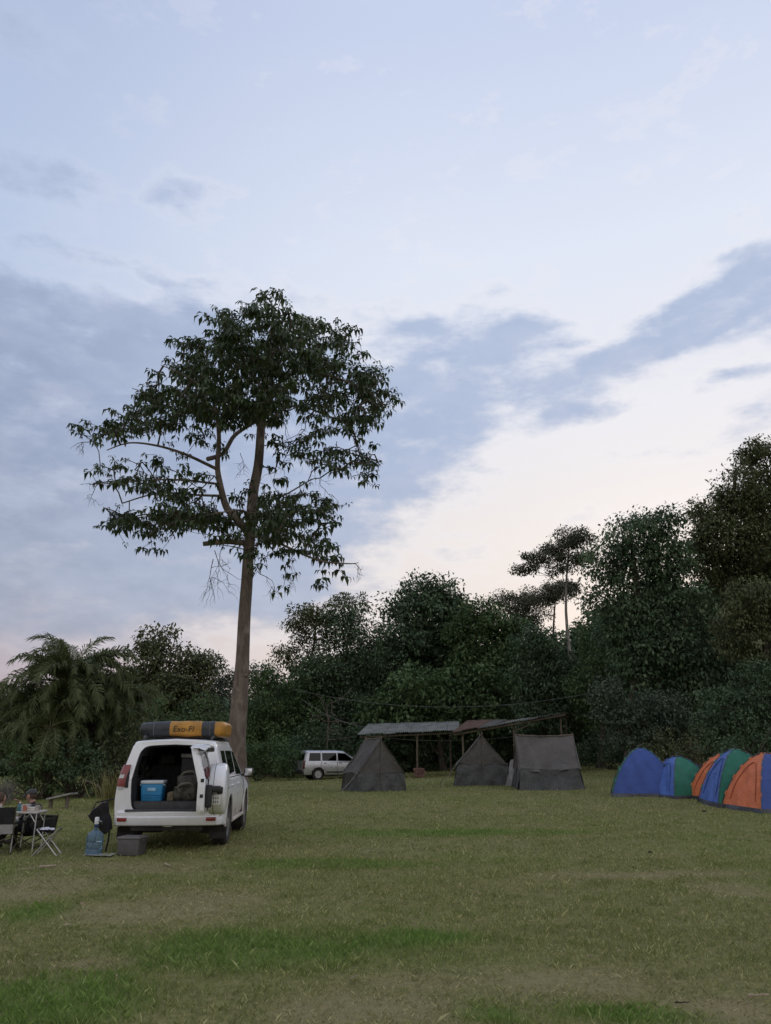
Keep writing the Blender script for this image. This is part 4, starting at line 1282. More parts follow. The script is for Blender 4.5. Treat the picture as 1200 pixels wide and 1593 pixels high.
    mb = MB(); mb.rbox((0, -.905, .725), (1.20, .05, .13), .012); mb.rbox((0, -.90, .792), (1.16, .07, .012), .004); mb.build('sill_trim', GREY_PL, root)
    mb = MB()
    for s in (1, -1):
        B = [Vector((p.x * s * .93, p.y + .05, p.z * .96 + .035)) for p in opn[kr:]]
        jcut = [p for p in B if p.z < 1.2]
        far = [Vector((p.x, .9, p.z)) for p in jcut]
        mb.grid([jcut, far], flip=(s < 0))
        top = [p for p in B if p.z > 1.50]
        mb.grid([top, [Vector((p.x, 1.6, p.z + .03)) for p in top]], flip=(s < 0))
        mb.box((s * .66, -.70, 1.36), (.05, .14, .5)); mb.box((s * .69, .045, 1.38), (.05, .12, .5))
    mb.build('cabin_lining', mat('dark_lining', (0.03, 0.03, 0.032), .9), root)
    seatm = mat('seat_fabric', (0.035, 0.034, 0.034), .95, var=.3, scale=20)
    for sx in (-.36, .36):
        so = empty('seat', (0, 0, 0)); so.parent = root
        mb = MB(); mb.rbox((sx, .52, 1.02), (.58, .16, .70), .05, Matrix.Translation((0, 0, 0)))
        mb.build('backrest', seatm, so)
        mb = MB(); mb.rbox((sx, .52, 1.47), (.27, .10, .17), .04)
        mb.build('headrest', mat('headrest_fabric', (0.07, 0.068, 0.066), .9), so)
        mb = MB(); mb.rbox((sx, 1.45, 1.08), (.52, .16, .8), .05); mb.rbox((sx, 1.45, 1.56), (.26, .10, .18), .04)
        mb.build('front_backrest', seatm, so)
    # bumper with step pad, reflectors and tow cover
    mb = MB()
    prof = [(.60, -.99, 0), (.60, -.99, 0)]
    xs = [-.935, -.93, -.90, -.84, -.6, -.3, 0, .3, .6, .84, .90, .93, .935]
    yb = [-.62, -.80, -.93, -1.01, -1.05, -1.06, -1.065, -1.06, -1.05, -1.01, -.93, -.80, -.62]
    def brow(z, off, kx=1.0):
        return [Vector((x * kx, y + off, z)) for x, y in zip(xs, yb)]
    mb.grid([brow(.405, .07, .985), brow(.42, .03), brow(.47, .005), brow(.545, 0), brow(.560, .015), brow(.62, .012), brow(.645, .03), brow(.65, .09, .99)], flip=True)
    mb.build('rear_bumper', WHITE_P, root)
    mb = MB(); mb.rbox((0, -.985, .655), (1.42, .13, .03), .01); mb.build('step_pad', GREY_PL, root)
    for s in (-1, 1):
        mb = MB(); mb.rbox((0, 0, 0), (.16, .03, .06), .008, Matrix.Translation((s * .745, -1.035, .515)) @ Matrix.Rotation(s * .12, 4, 'Z')); mb.build('reflector', RED_L, root)
        mb = MB()   # filled bumper ends
        mb.grid([[Vector((s * .93, y, z)) for y in (-.80, -.62, -.46)] for z in (.40, .65)]); mb.build('bumper_end', WHITE_P, root)
        mb = MB(); mb.box((s * .80, -.44, .30), (.30, .012, .30)); mb.build('mud_flap', BLACK_PL, root)
        # tall rear lamp wrapping the corner
        lamp = empty('tail_light', (0, 0, 0)); lamp.parent = root
        prof_x = [(.925, -.70), (.925, -.80), (.912, -.90), (.885, -.965), (.85, -.988), (.80, -.993), (.755, -.988)]
        for nm, z0, z1, k0, k1, m in (('red_lens', 1.24, 1.395, 0, 6, RED_L), ('clear_lens', 1.175, 1.235, 3, 5, CLEAR_L), ('red_lens', 1.04, 1.17, 0, 6, RED_L), ('lens_base', 1.00, 1.035, 0, 5, CLEAR_L), ('inner_lens', 1.172, 1.238, 5, 6, RED_L), ('inner_lens', 1.172, 1.238, 0, 3, RED_L)):
            mb = MB()
            rowsz = np.linspace(z0, z1, 4)
            g_ = []
            for z in rowsz:
                sh = .035 * ((z - 1.0) / .4) ** 2 + .20 * max(0, z - 1.17)
                g_.append([Vector((s * (x - sh * .9), y + sh * .45 - .004, z)) for x, y in prof_x[k0:k1 + 1]])
            mb.grid(g_, flip=(s > 0)); mb.build(nm, m, lamp)
        mb = MB()
        mb.grid([[Vector((s * (.762 - .2 * max(0, z - 1.17)), -.984 + max(0, z - 1.15) * .2, z)), Vector((s * .715, -.976 + max(0, z - 1.15) * .3, z)), Vector((s * .695, -.96 + max(0, z - 1.15) * .3, z))] for z in (1.02, 1.15, 1.28, 1.38)], flip=(s > 0))
        mb.build('lamp_surround', BLACK_PL, lamp)
    mb = MB()
    mb.box((0, -.70, .47), (1.5, .5, .06)); mb.box((0, -.90, .40), (1.2, .12, .14)); mb.box((0, 1.4, .44), (1.45, 4.0, .10))
    mb.tube([(-.79, 0, .385), (.79, 0, .385)], .05, 8); mb.tube([(-.79, 2.79, .385), (.79, 2.79, .385)], .045, 8)
    mb.lathe([(.08, -.15), (.15, -.08), (.15, .08), (.08, .15)], 12, Matrix.Translation((-.1, 0, .385)) @ Matrix.Rotation(PI / 2, 4, 'X'))
    mb.tube([(.42, -.95, .36), (.42, -.3, .38), (.40, .2, .42)], .035, 8)
    mb.rbox((-.35, -.55, .36), (.5, .45, .16), .05)
    mb.build('underbody', mat('underbody_dirt', (0.03, 0.026, 0.022), .9, var=.4), root)
    mb = MB(); mb.box((.02, -.968, .402), (.14, .012, .022)); mb.build('tow_cover', CHROME, root)
    # running boards, seams, handles, mirrors
    for s in (-1, 1):
        mb = MB(); mb.rbox((s * .88, 1.38, .385), (.16, 1.75, .05), .015); mb.build('running_board', DUSTY, root)
        mb = MB()
        for y in (.045, 1.025, 2.14):
            mb.tube([(s * (.9405 if .7 < z < .9 else (.918 if z < .7 else .913)), y, z) for z in (.46, .56)] + [(s * .943, y, .80), (s * .928, y, 1.02), (s * .903, y, 1.13)], .006, 4)
        mb.build('door_seam', INK, root)
        mb = MB()
        for (y0, y1) in ((-.6, .0), (.09, .98), (1.07, 2.1)):
            mb.tube([(s * .893, y0, 1.155), (s * .893, y1, 1.155)], .010, 4)
        mb.build('window_trim', BLACK_PL, root)
        for y in (.20, 1.18):
            mb = MB(); mb.rbox((s * .945, y, 1.015), (.03, .20, .035), .012); mb.build('door_handle', CHROME if False else WHITE_P, root)
        mr = empty('wing_mirror', (0, 0, 0)); mr.parent = root
        mb = MB(); mb.rbox((s * 1.045, 1.98, 1.20), (.20, .13, .19), .05); mb.build('mirror_housing', BLACK_PL if s > 0 else WHITE_P, mr)
        mb = MB(); mb.rbox((s * 1.045, 1.912, 1.205), (.155, .012, .14), .005); mb.build('mirror_glass', CHROME, mr)
        mb = MB(); mb.tube([(s * .89, 2.05, 1.15), (s * .98, 2.02, 1.15)], .022, 6); mb.build('mirror_arm', BLACK_PL, mr)
        # roof rails
        mb = MB(); mb.tube([(s * .60, -.55, 1.83), (s * .61, -.45, 1.875), (s * .62, .5, 1.89), (s * .62, 1.25, 1.875), (s * .62, 1.38, 1.82)], .022, 6); mb.build('roof_rail', GREY_PL, root)
    # the snorkel-like aerial on the far wing is hidden; front end
    mb = MB(); mb.rbox((0, 3.715, .74), (.98, .05, .17), .02); mb.build('grille', BLACK_PL, root)
    for s in (-1, 1):
        mb = MB(); mb.rbox((s * .66, 3.625, .85), (.30, .12, .16), .04); mb.build('headlight', CLEAR_L, root)
    mb = MB(); mb.rbox((0, 3.66, .53), (1.5, .14, .22), .06); mb.build('front_bumper', WHITE_P, root)
    # ---------------- rear door, hinged on the right, standing open
    hinge = Vector((.70, -.985, 0))
    ang = R(92)
    door = empty('rear_door', (0, 0, 0)); door.parent = root
    Dm = Matrix.Translation(hinge) @ Matrix.Rotation(ang, 4, 'Z') @ Matrix.Translation((-.70, .0, 0))
    # door coordinates: closed position, x from -.66 to .70, outer face towards -y
    def outline(k, z0=.66, z1=1.72):
        pts = [(-.60, .67), (-.66, .72), (-.675, .9), (-.675, 1.15), (-.60, 1.50), (-.52, 1.66), (-.42, 1.715), (0, 1.735), (.42, 1.715), (.52, 1.66), (.60, 1.50), (.675, 1.15), (.675, .9), (.66, .72), (.60, .67), (0, .665)]
        return [Vector((x * k, 0, 1.19 + (z - 1.19) * k)) for x, z in pts]
    def yof(z):
        return max(0, z - 1.15) * .32
    mb = MB()
    oo = outline(1.0); o2 = outline(.97)
    win = [(-.53, 1.19), (-.55, 1.22), (-.47, 1.50), (-.41, 1.58), (-.33, 1.605), (0, 1.615), (.33, 1.605), (.41, 1.58), (.47, 1.50), (.55, 1.22), (.53, 1.19), (0, 1.185)]
    def ring(a, b, ya, yb2):
        A = [Vector((p.x, ya + yof(p.z), p.z)) for p in a]; B = [Vector((p.x, yb2 + yof(p.z), p.z)) for p in b]
        return A, B
    def densify(pts, n):
        L = [0]
        for i in range(len(pts)):
            L.append(L[-1] + (pts[(i + 1) % len(pts)] - pts[i]).length)
        out = []
        for k in range(n):
            t = L[-1] * k / n
            i = next(q for q in range(len(pts)) if L[q + 1] > t)
            f = (t - L[i]) / (L[i + 1] - L[i])
            out.append(pts[i].lerp(pts[(i + 1) % len(pts)], f))
        return out
    def angsort(pts, n, c):
        """resample an outline by direction from c so that two outlines pair up"""
        out = []
        big = densify(pts, 600)
        angs = np.array([math.atan2(p.z - c[1], p.x - c[0]) for p in big])
        for k in range(n):
            a = -PI + 2 * PI * k / n
            i = int(np.argmin(np.abs((angs - a + PI) % (2 * PI) - PI)))
            out.append(big[i])
        return out
    n = 64
    cw = (0, 1.40)
    Oa = angsort(oo, n, cw); Ob = angsort(o2, n, cw); Wa = angsort([Vector((x, 0, z)) for x, z in win], n, cw)
    def lay(pts, y):
        return [Vector((p.x, y + yof(p.z), p.z)) for p in pts]
    outer = [lay(Oa, -.035), lay(Oa, -.05), lay(Ob, -.065), lay(Wa, -.068), lay(Wa, -.045)]
    mb.grid([r_ + [r_[0]] for r_ in outer], Dm)
    mb.build('door_panel', WHITE_P, door)
    mb = MB()
    inner = [lay(Wa, -.045), lay(Wa, .03), lay(Ob, .05), lay(Oa, .0), lay(Oa, -.035)]
    mb.grid([r_ + [r_[0]] for r_ in inner[:3]], Dm)
    mb.build('door_trim', GREY_PL, door)
    mb = MB(); mb.grid([r_ + [r_[0]] for r_ in inner[2:]], Dm); mb.build('door_edge', WHITE_P, door)
    mb = MB(); mb.add(lay(Wa, -.05), [tuple(range(n))], Dm); mb.build('door_window', TINT, door)
    mb = MB()   # spoiler lip over the door
    sp = [[Vector((x, y + .18, z + .0)) for x in np.linspace(-.60, .60, 9)] for y, z in ((-.02, 1.74), (-.16, 1.735), (-.255, 1.70), (-.25, 1.675), (-.12, 1.66))]
    for row in sp:
        for p in row:
            e = abs(p.x) / .60
            p.z -= .07 * e ** 3; p.y += .06 * e ** 3
    mb.grid(sp, Dm); mb.build('spoiler', WHITE_P, door)
    mb = MB(); mb.box((0, -.03, 1.64), (.9, .05, .06), Dm); mb.build('brake_light_bar', BLACK_PL, door)
    # spare wheel in its hard white cover
    cov = MB()
    cov.lathe([(.34, 0), (.385, .01), (.40, .05), (.40, .20), (.385, .245), (.34, .27), (.10, .285), (.0, .287)], 40, Dm @ Matrix.Translation((.05, -.075, 1.03)) @ Matrix.Rotation(PI / 2, 4, 'X'))
    co = cov.build('spare_wheel_cover', WHITE_P, door, angle=50)
    mb = MB(); mb.rbox((.05, -.366, 1.05), (.16, .012, .035), .004, Dm); mb.build('cover_badge', CHROME, door)
    mb = MB(); mb.tube([(.05 + .401 * math.cos(a), -.16, 1.03 + .401 * math.sin(a)) for a in np.linspace(0, 2 * PI, 40)[:-1]], .005, 4, Dm, closed=True); mb.build('cover_seam', GREY_PL, door)
    # number plate bracket, lamp and latch handle near the free edge
    mb = MB(); mb.rbox((-.52, -.115, .94), (.10, .10, .34), .025, Dm); mb.rbox((-.45, -.20, 1.045), (.20, .18, .09), .025, Dm); mb.rbox((-.37, -.27, 1.02), (.09, .09, .11), .02, Dm)
    mb.build('latch_handle', BLACK_PL, door)
    mb = MB(); mb.rbox((-.44, -.22, .88), (.03, .15, .15), .008, Dm); pl = mb.build('number_plate', PLATE_M, door)
    mb = MB()
    for i, (dy, z) in enumerate(((-.045, .91), (-.012, .91), (.022, .91), (-.045, .85), (-.012, .85), (.022, .85))):
        mb.box((-.457, -.21 + dy, z), (.004, .012, .034), Dm)
    pm = mb.build('plate_marks', INK, door); pm['kind'] = 'stuff'
    for z in (.95, 1.18):
        mb = MB(); mb.box((-.672, -.02, z), (.02, .05, .05), Dm); mb.build('door_catch', BLACK_PL, door)
    # emblem: three interlaced ovals
    def oval(cx, cz, a, b):
        return [(cx + a * math.cos(t), -.0735, cz + b * math.sin(t)) for t in np.linspace(0, 2 * PI, 25)[:-1]]
    mb = MB()
    for o in (oval(-.50, 1.13, .062, .042), oval(-.50, 1.13, .020, .040), oval(-.50, 1.150, .045, .016)):
        mb.tube(o, .005, 5, Dm, closed=True)
    mb.build('emblem', CHROME, door)
    # pale stickers on the rear glass
    mb = MB()
    mb.rbox((-.30, -.055 + .07, 1.44), (.17, .004, .22), .0015, Dm); mb.rbox((-.10, -.055 + .045, 1.30), (.12, .004, .10), .0015, Dm)
    mb.build('window_sticker', mat('sticker', (.7, .7, .68), .6, scale=18, c2=(.25, .26, .26)), door)
    return root
SUV = suv()
SUV_ROT = R(4.0)        # nose a touch to the left
p = G3(-3.80, 14.9)
SUV.location = (p.x, p.y, p.z - .01)
SUV.rotation_euler = (0, 0, SUV_ROT)
SUV_M = Matrix.Translation(SUV.location) @ Matrix.Rotation(SUV_ROT, 4, 'Z')

# ------------------------------------------------------------------ roof bag
def roof_bag():
    root = empty('roof_bag', SUV_M @ Vector((0, .25, 1.872)), SUV_ROT, 'long black and amber soft bag strapped across the white vehicle roof', 'bag')
    blk = mat('black_tarpaulin', (0.028, 0.031, 0.036), .38, var=.3, scale=5, bump=.5, bscale=9)
    amb = mat('amber_tarpaulin', (0.42, 0.20, 0.025), .42, var=.2, scale=5, bump=.4, bscale=9)
    grey = mat('grey_tarpaulin_top', (0.20, 0.21, 0.22), .45, var=.2, scale=5, bump=.4, bscale=9)
    L, D, H = 1.46, 1.15, .27
    def sect(x, k=1.0):
        # closed loop round the bag's cross-section (y, z), a soft box
        out = []
        for i in range(28):
            a = 2 * PI * i / 28
            c, s = math.cos(a), math.sin(a)
            yy = math.copysign(abs(c) ** .35, c) * D / 2 * k; zz = H / 2 + math.copysign(abs(s) ** .45, s) * H / 2 * k
            w = .012 * mnoise.noise(Vector((x * 4, yy * 4, zz * 9)))
            out.append(Vector((x, yy + w, zz + w * 1.3 + (.018 * math.sin(x * 2.2 + 1) if zz > H / 2 else 0))))
        return out
    def span(name, x0, x1, m, ends=()):
        mb = MB()
        xs = list(np.linspace(x0, x1, max(4, int((x1 - x0) / .05))))
        rows = []
        if 'l' in ends: rows += [sect(x0 - .05, .62), sect(x0 - .035, .85)]
        rows += [sect(x) for x in xs]
        if 'r' in ends: rows += [sect(x1 + .05, .85), sect(x1 + .075, .6)]
        mb.grid([r_ + [r_[0]] for r_ in rows], flip=True)
        if 'l' in ends: mb.add(rows[0], [tuple(range(28))])
        if 'r' in ends: mb.add(rows[-1], [tuple(range(27, -1, -1))])
        return mb.build(name, m, root, angle=70)
    span('black_end', -L / 2, -.21, blk, 'l')
    band = span('amber_band', -.21, .37, amb)
    span('black_side', .37, L / 2 - .12, blk)
    span('amber_end', L / 2 - .12, L / 2, amb, 'r')
    for x in (-.50, .52):
        mb = MB(); mb.tube([p * 1.0 + Vector((0, 0, 0)) + (p - Vector((x, 0, H / 2))).normalized() * .006 for p in sect(x)], .009, 4, closed=True)
        mb.build('strap', mat('grey_strap', (.12, .12, .12), .7), root)
    # printed name on the band
    cu = bpy.data.curves.new('lettering', 'FONT'); cu.body = 'Exo-Fl'; cu.size = .15; cu.extrude = .001; cu.align_x = 'CENTER'; cu.shear = .12
    tmp = bpy.data.objects.new('tmp_text', cu); col.objects.link(tmp)
    dg = bpy.context.evaluated_depsgraph_get(); me = bpy.data.meshes.new_from_object(tmp.evaluated_get(dg))
    bpy.data.objects.remove(tmp)
    me.materials.clear(); me.materials.append(INK)
    lt = bpy.data.objects.new('lettering', me); col.objects.link(lt); lt.parent = band
    lt.matrix_local = Matrix.Translation((.04, -D / 2 - .018, .09)) @ Matrix.Rotation(PI / 2, 4, 'X')
    # two roof bars carry it
    mb = MB()
    for y in (-.35, .35):
        mb.rbox((0, y, -.012), (1.30, .07, .035), .012)
    mb.build('roof_bar', GREY_PL, root)
    return root
roof_bag()

# ------------------------------------------------------------------ silver station wagon
def wagon():
    root = empty('station_wagon', (0, 0, 0), 0, 'small silver station wagon parked at the forest edge behind the first tent', 'car')
    X0 = [.45, .76, .82, .845, .835, .81, .80, .70, .655, .54, 0]
    Z0 = [.28, .26, .40, .62, .83, .93, .96, 1.36, 1.43, 1.485, 1.51]
    def st(ys, xs, zs): return [(x, y, z) for x, y, z in zip(xs, ys, zs)]
    def sec(y, kx=1.0, yo=None):
        return st([y + o for o in (yo or [0] * 11)], [q * kx for q in X0], Z0)
    ro = [0, 0, 0, 0, .01, .03, .035, .14, .17, .19, .19]
    keys = [sec(-.80, .95, ro), sec(-.72, .99, ro), sec(-.52, 1, [0] * 6 + [0, .06, .07, .07, .07]), sec(.13), sec(.21), sec(1.0), sec(1.08),
            st([2.02] * 6 + [2.0, 1.5, 1.42, 1.36, 1.3], [.45, .76, .82, .845, .835, .81, .80, .68, .64, .52, 0], [.28, .26, .40, .62, .83, .92, .95, 1.33, 1.40, 1.45, 1.475]),
            st([2.12] * 6 + [2.1, 1.6, 1.54, 1.48, 1.42], [.45, .76, .82, .845, .835, .81, .79, .67, .62, .5, 0], [.28, .26, .40, .62, .83, .915, .945, 1.31, 1.37, 1.42, 1.445]),
            st([2.45] * 6 + [2.44, 2.40, 2.38, 2.34, 2.3], [.45, .76, .82, .845, .83, .79, .76, .70, .63, .5, 0], [.28, .26, .40, .62, .81, .88, .905, .93, .945, .955, .97]),
            st([2.9] * 11, [.45, .75, .81, .83, .81, .76, .72, .64, .55, .4, 0], [.28, .26, .40, .60, .76, .82, .84, .86, .87, .88, .89]),
            st([3.22, 3.24, 3.25, 3.24, 3.2, 3.16, 3.14, 3.12, 3.13, 3.15, 3.16], [.4, .66, .70, .72, .70, .66, .62, .56, .48, .34, 0], [.28, .28, .40, .56, .68, .73, .75, .77, .78, .785, .79]),
            st([3.28, 3.3, 3.31, 3.31, 3.3, 3.29, 3.28, 3.28, 3.28, 3.28, 3.28], [.2, .4, .46, .46, .42, .4, .36, .3, .24, .12, 0], [.30, .34, .42, .52, .58, .6, .61, .62, .62, .62, .62])]
    panels = {'quarter_window': (2, 3, 6, 7, 'glass'), 'side_window1': (4, 5, 6, 7, 'glass'), 'side_window2': (6, 7, 6, 7, 'glass'), 'windscreen': (8, 9, 7, 10, 'glass_both'),
              'door1': (4, 5, 1, 6, 'panel'), 'door2': (6, 7, 1, 6, 'panel'), 'bonnet': (9, 10, 7, 10, 'both')}
    arches = [(0, .30, .345), (2.55, .30, .345)]
    dark = glass_mat('dark_wagon_glass', (0.05, 0.055, 0.065))
    P, outs = car_shell(root, keys, 7, 4, panels, arches, SILVER_P, dark)
    for (yw, zw, ra) in arches:
        for s in (-1, 1):
            mb = MB()
            pts = [(s * .45, yw + math.cos(a) * ra, zw + math.sin(a) * ra) for a in np.linspace(-.3, PI + .3, 13)]
            mb.grid([pts, [(s * .825, p[1], p[2]) for p in pts]]); mb.add([(s * .45, yw, zw)] + pts, [(0, k, k + 1) for k in range(1, 13)])
            mb.build('wheel_well', BLACK_PL, root)
    for s in (-1, 1):
        wheel(root, s * .735, 0, .295, .19, s, 5); wheel(root, s * .735, 2.55, .295, .19, s, 5)
    # tailgate, glass, lamps, bumper
    end = P[0]
    mb = MB()
    rows = []
    for s_ in np.linspace(-1, 1, 9):
        rows.append([Vector((p.x * s_, p.y - .03 * (1 - s_ * s_), p.z)) for p in end[4:]])
    mb.grid(rows); tg = mb.build('tailgate', SILVER_P, root)
    def face(x0, x1, z0, z1, off):
        def yz(z): return -.80 + np.interp(z, [.26, .83, .96, 1.36, 1.5], [0, .01, .035, .14, .19])
        return [[Vector((x * (1 if z < 1 else 1 - .28 * (z - 1)), yz(z) - off - .03 * (1 - (x / .8) ** 2), z)) for z in np.linspace(z0, z1, 5)] for x in np.linspace(x0, x1, 7)]
    mb = MB(); mb.grid(face(-.66, .66, .99, 1.36, .012)); mb.build('rear_window', dark, tg)
    mb = MB(); mb.box((0, -.78, 1.15), (1.3, .02, .4), Matrix.Translation((0, .16, 0))); mb.build('window_backing', INK, tg)
    mb = MB(); mb.grid(face(-.30, .30, .66, .80, .012)); mb.build('plate_recess', BLACK_PL, tg)
    mb = MB(); mb.grid(face(-.17, .17, .67, .78, .02)); mb.build('number_plate', PLATE_M, tg)
    for s in (-1, 1):
        mb = MB(); mb.rbox((s * .775, -.765, .77), (.12, .12, .44), .03); mb.build('tail_light', mat('dark_red_lens', (.09, .012, .016), .2, coat=.5), root)
        mb = MB(); mb.rbox((s * .84, 1.3, .40), (.025, 1.7, .07), .01); mb.build('side_moulding', BLACK_PL, root)
        mb = MB()
        for y in (.17, 1.04, 2.05):
            mb.tube([(s * .822, y, .36), (s * .849, y, .62), (s * .838, y, .83), (s * .812, y, .94)], .006, 4)
        mb.build('door_seam', INK, root)
        for y in (.36, 1.2):
            mb = MB(); mb.rbox((s * .845, y, .85), (.03, .16, .03), .01); mb.build('door_handle', BLACK_PL, root)
        mr = MB(); mr.rbox((s * .90, 1.86, .98), (.16, .10, .13), .035); mr.build('wing_mirror', SILVER_P, root)
        mb = MB(); mb.rbox((s * .56, 3.2, .66), (.28, .14, .13), .04); mb.build('headlight', CLEAR_L, root)
    mb = MB(); mb.rbox((0, -.80, .40), (1.60, .20, .22), .06); mb.build('rear_bumper', BLACK_PL, root)
    mb = MB(); mb.box((0, 1.2, .27), (1.3, 3.7, .08)); mb.build('underbody', BLACK_PL, root)
    mb = MB(); mb.rbox((0, 3.27, .42), (1.3, .12, .22), .05); mb.build('front_bumper', SILVER_P, root)
    mb = MB(); mb.box((.0, 1.0, .80), (1.4, 2.6, .05)); 
    for y in (.55, 1.45):
        for sx in (-.36, .36):
            mb.rbox((sx, y, .92), (.5, .16, .7), .05); mb.rbox((sx, y, 1.32), (.24, .08, .14), .03)
    mb.build('seats', mat('wagon_seats', (.05, .05, .05), .95), root)
    mb = MB(); mb.tube([(-.25, -.2, 1.5), (-.25, -.32, 1.66)], .008, 5); mb.build('aerial', BLACK_PL, root)
    return root
WG = wagon()
w0 = ground_at(494, 1213.5)
Wr = R(20 - 90)
WG.rotation_euler = (0, 0, Wr)
WG.scale = (1.07, 1.07, 1.07)
off = Matrix.Rotation(Wr, 3, 'Z') @ Vector((.74, 0, 0))
WG.location = (w0.x - off.x, w0.y - off.y, float(gz(w0.x - off.x, w0.y - off.y)))
# ================================================================== TENTS, SHED, CABLES
CANVAS = mat('brown_canvas', (0.120, 0.112, 0.104), .9, var=.16, scale=1.4, bump=.8, bscale=4.5, spec=.15, detail=7, bdist=.10)
CANVAS_L = mat('grey_teal_canvas', (0.092, 0.094, 0.092), .9, var=.22, scale=1.9, bump=.9, bscale=5.0, spec=.15, detail=7, bdist=.12)
WOOD = mat('weathered_wood', (0.13, 0.105, 0.08), .9, var=.3, scale=7, bump=.4, bscale=30)
ROPE = mat('pale_rope', (0.30, 0.27, 0.21), .9)

def wr(p, k, sc_=1.6, seed=0.0):
    return k * mnoise.noise(Vector((p[0] * sc_ + seed, p[1] * sc_ - seed, p[2] * sc_ + 3 * seed))) + .5 * k * mnoise.noise(Vector((p[0] * sc_ * 2.7 + seed, p[1] * sc_ * 2.7, p[2] * sc_ * 2.7)))

def ridge_tent(label, loc, rz, L=2.1, W=2.1, Hr=2.05, He=.85, flare=.14, seed=1, slack=.05, ropes=True, droop_flap=False, lean=0.0):
    root = empty('canvas_tent', loc, rz, label, 'tent', 'old canvas ridge tents')
    n, m = 26, 14
    gl = lambda x, y: float(gz(*(Matrix.Translation(loc) @ Matrix.Rotation(rz, 4, 'Z') @ Vector((x, y, 0))).xy)) - loc[2]
    for s in (-1, 1):
        # roof slope: ridge to eave, slack between the poles
        rows = []
        for i in range(n + 1):
            u = i / n
            x = (u - .5) * (L + .10)
            row = []
            for j in range(m + 1):
                v = j / m
                z = Hr + (He - .06 - .06 * math.sin(u * 5 + seed * 2) - Hr) * v
                y = s * (W / 2 + .05) * v
                sag = slack * (1.3 * math.sin(PI * u) * (.35 + .65 * v) + .8 * math.sin(PI * v))
                fold = (.10 if seed == 3 else .045) * math.sin((u * 7 + v * 2.1 + seed) * 2.0) * v * (.4 + .6 * math.sin(PI * u))
                p = Vector((x * (1 + .02 * v), y - s * sag * .6, z - sag * .5 + fold * .4))
                w = wr(p, .035, 1.7, seed)
                row.append(p + Vector((0, s * (w + fold), w * .5)))
            rows.append(row)
        mb = MB(); mb.grid(rows, flip=(s > 0)); mb.build('roof_slope', CANVAS, root, angle=80)
        # low wall, bellied and wrinkled, flaring to the pegs
        rows = []
        for i in range(n + 1):
            u = i / n
            row = []
            for j in range(9):
                v = j / 8
                x = (u - .5) * (L + flare * 1.1 * v)
                y = s * (W / 2 + flare * v - .07 * math.sin(PI * v))
                fold = .085 * math.sin(u * 17 + seed * 2 + 3 * v) * (.3 + v) * (.5 + .5 * mnoise.noise(Vector((u * 4, seed, 0))))
                z = He + (gl(x, y) - .01 - He) * v
                p = Vector((x, y + s * fold, z - .05 * math.sin(PI * u) * (1 - v)))
                row.append(p + Vector((0, s * wr(p, .05, 2.4, seed + 2), 0)))
            rows.append(row)
        mb = MB(); mb.grid(rows, flip=(s > 0)); mb.build('side_wall', CANVAS_L, root, angle=80)
    for e in (-1, 1):
        for half in (-1, 1):        # each gable is two door flaps meeting at the pole
            top, low = [], []
            for k in range(13):
                f = k / 12
                rt, rl = [], []
                for j in range(13):
                    t = j / 12
                    # upper part: eave to ridge
                    hw = W / 2 * (1 - t)
                    hem = He - .05 - .06 * math.sin(f * 4 + seed + half) * f
                    p = Vector((e * (L / 2 + .02 - .03 * math.sin(PI * f)), half * hw * f * (1 + .02 * (1 - t)), hem + (Hr - .02 - hem) * t))
                    rt.append(p + Vector((e * (wr(p, .05, 2.0, seed + 4) + .025 * math.sin(t * 9 + f * 5 + seed)) * f * (1 - t), 0, 0)))
                    hwl = W / 2 + flare * (1 - t)
                    y = half * hwl * f
                    x = e * (L / 2 + flare * .55 * (1 - t))
                    z0 = gl(x, y) - .01
                    p = Vector((x, y, z0 + (He + .02 - z0) * t))
                    rl.append(p + Vector((e * (wr(p, .06, 2.2, seed + 7) + .075 * math.sin(f * 11 + seed + t * 3) * (1 - t) - .04 * (t > .9)) * min(1, f * 4), 0, 0)))
                top.append(rt); low.append(rl)
            fl = (e * half) < 0
            mb = MB(); mb.grid(top, flip=fl); mb.build('gable_flap', CANVAS, root, angle=80)
            mb = MB(); mb.grid(low, flip=fl); mb.build('lower_flap', CANVAS_L, root, angle=80)
        mb = MB(); mb.tube([(e * (L / 2 + .02), 0, gl(e * L / 2, 0) - .02), (e * (L / 2 + .015), 0, Hr + .10)], .022, 7); mb.build('tent_pole', WOOD, root)
        mb = MB()
        mb.tube([(e * (L / 2 + .03 + flare * .55 * (1 - z / He) if z < He else e * 0 + (L / 2 + .03)), -.03, z) if e > 0 else (-(L / 2 + .03 + (flare * .55 * (1 - z / He) if z < He else 0)), -.03, z) for z in np.linspace(.05, Hr - .05, 12)], .012, 4)
        mb.build('door_seam', CANVAS_L, root)
    mb = MB()
    pts = [Vector((x, 0, Hr + .012 - slack * .5 * math.sin(PI * (x / L + .5)))) for x in np.linspace(-L / 2 - .06, L / 2 + .06, 16)]
    for p in pts: p.z += wr(p, .012, 3, seed)
    mb.tube(pts, .030, 8); mb.build('ridge_pole', WOOD, root)
    if ropes:
        for (x, y) in ((-L / 2, -1), (-L / 2, 1), (L / 2, -1), (L / 2, 1)):
            mb = MB()
            a = Vector((x, y * (W / 2 + .04), He - .02)); bx, by = x * 1.25, y * (W / 2 + .75)
            b = Vector((bx, by, gl(bx, by) + .03))
            mb.tube([a, (a + b) / 2 - Vector((0, 0, .02)), b], .008, 4); mb.build('guy_rope', ROPE, root)
            mb = MB(); mb.tube([b + Vector((0, 0, .08)), b - Vector((0, 0, .12))], .014, 5); mb.build('peg', WOOD, root)
    return root

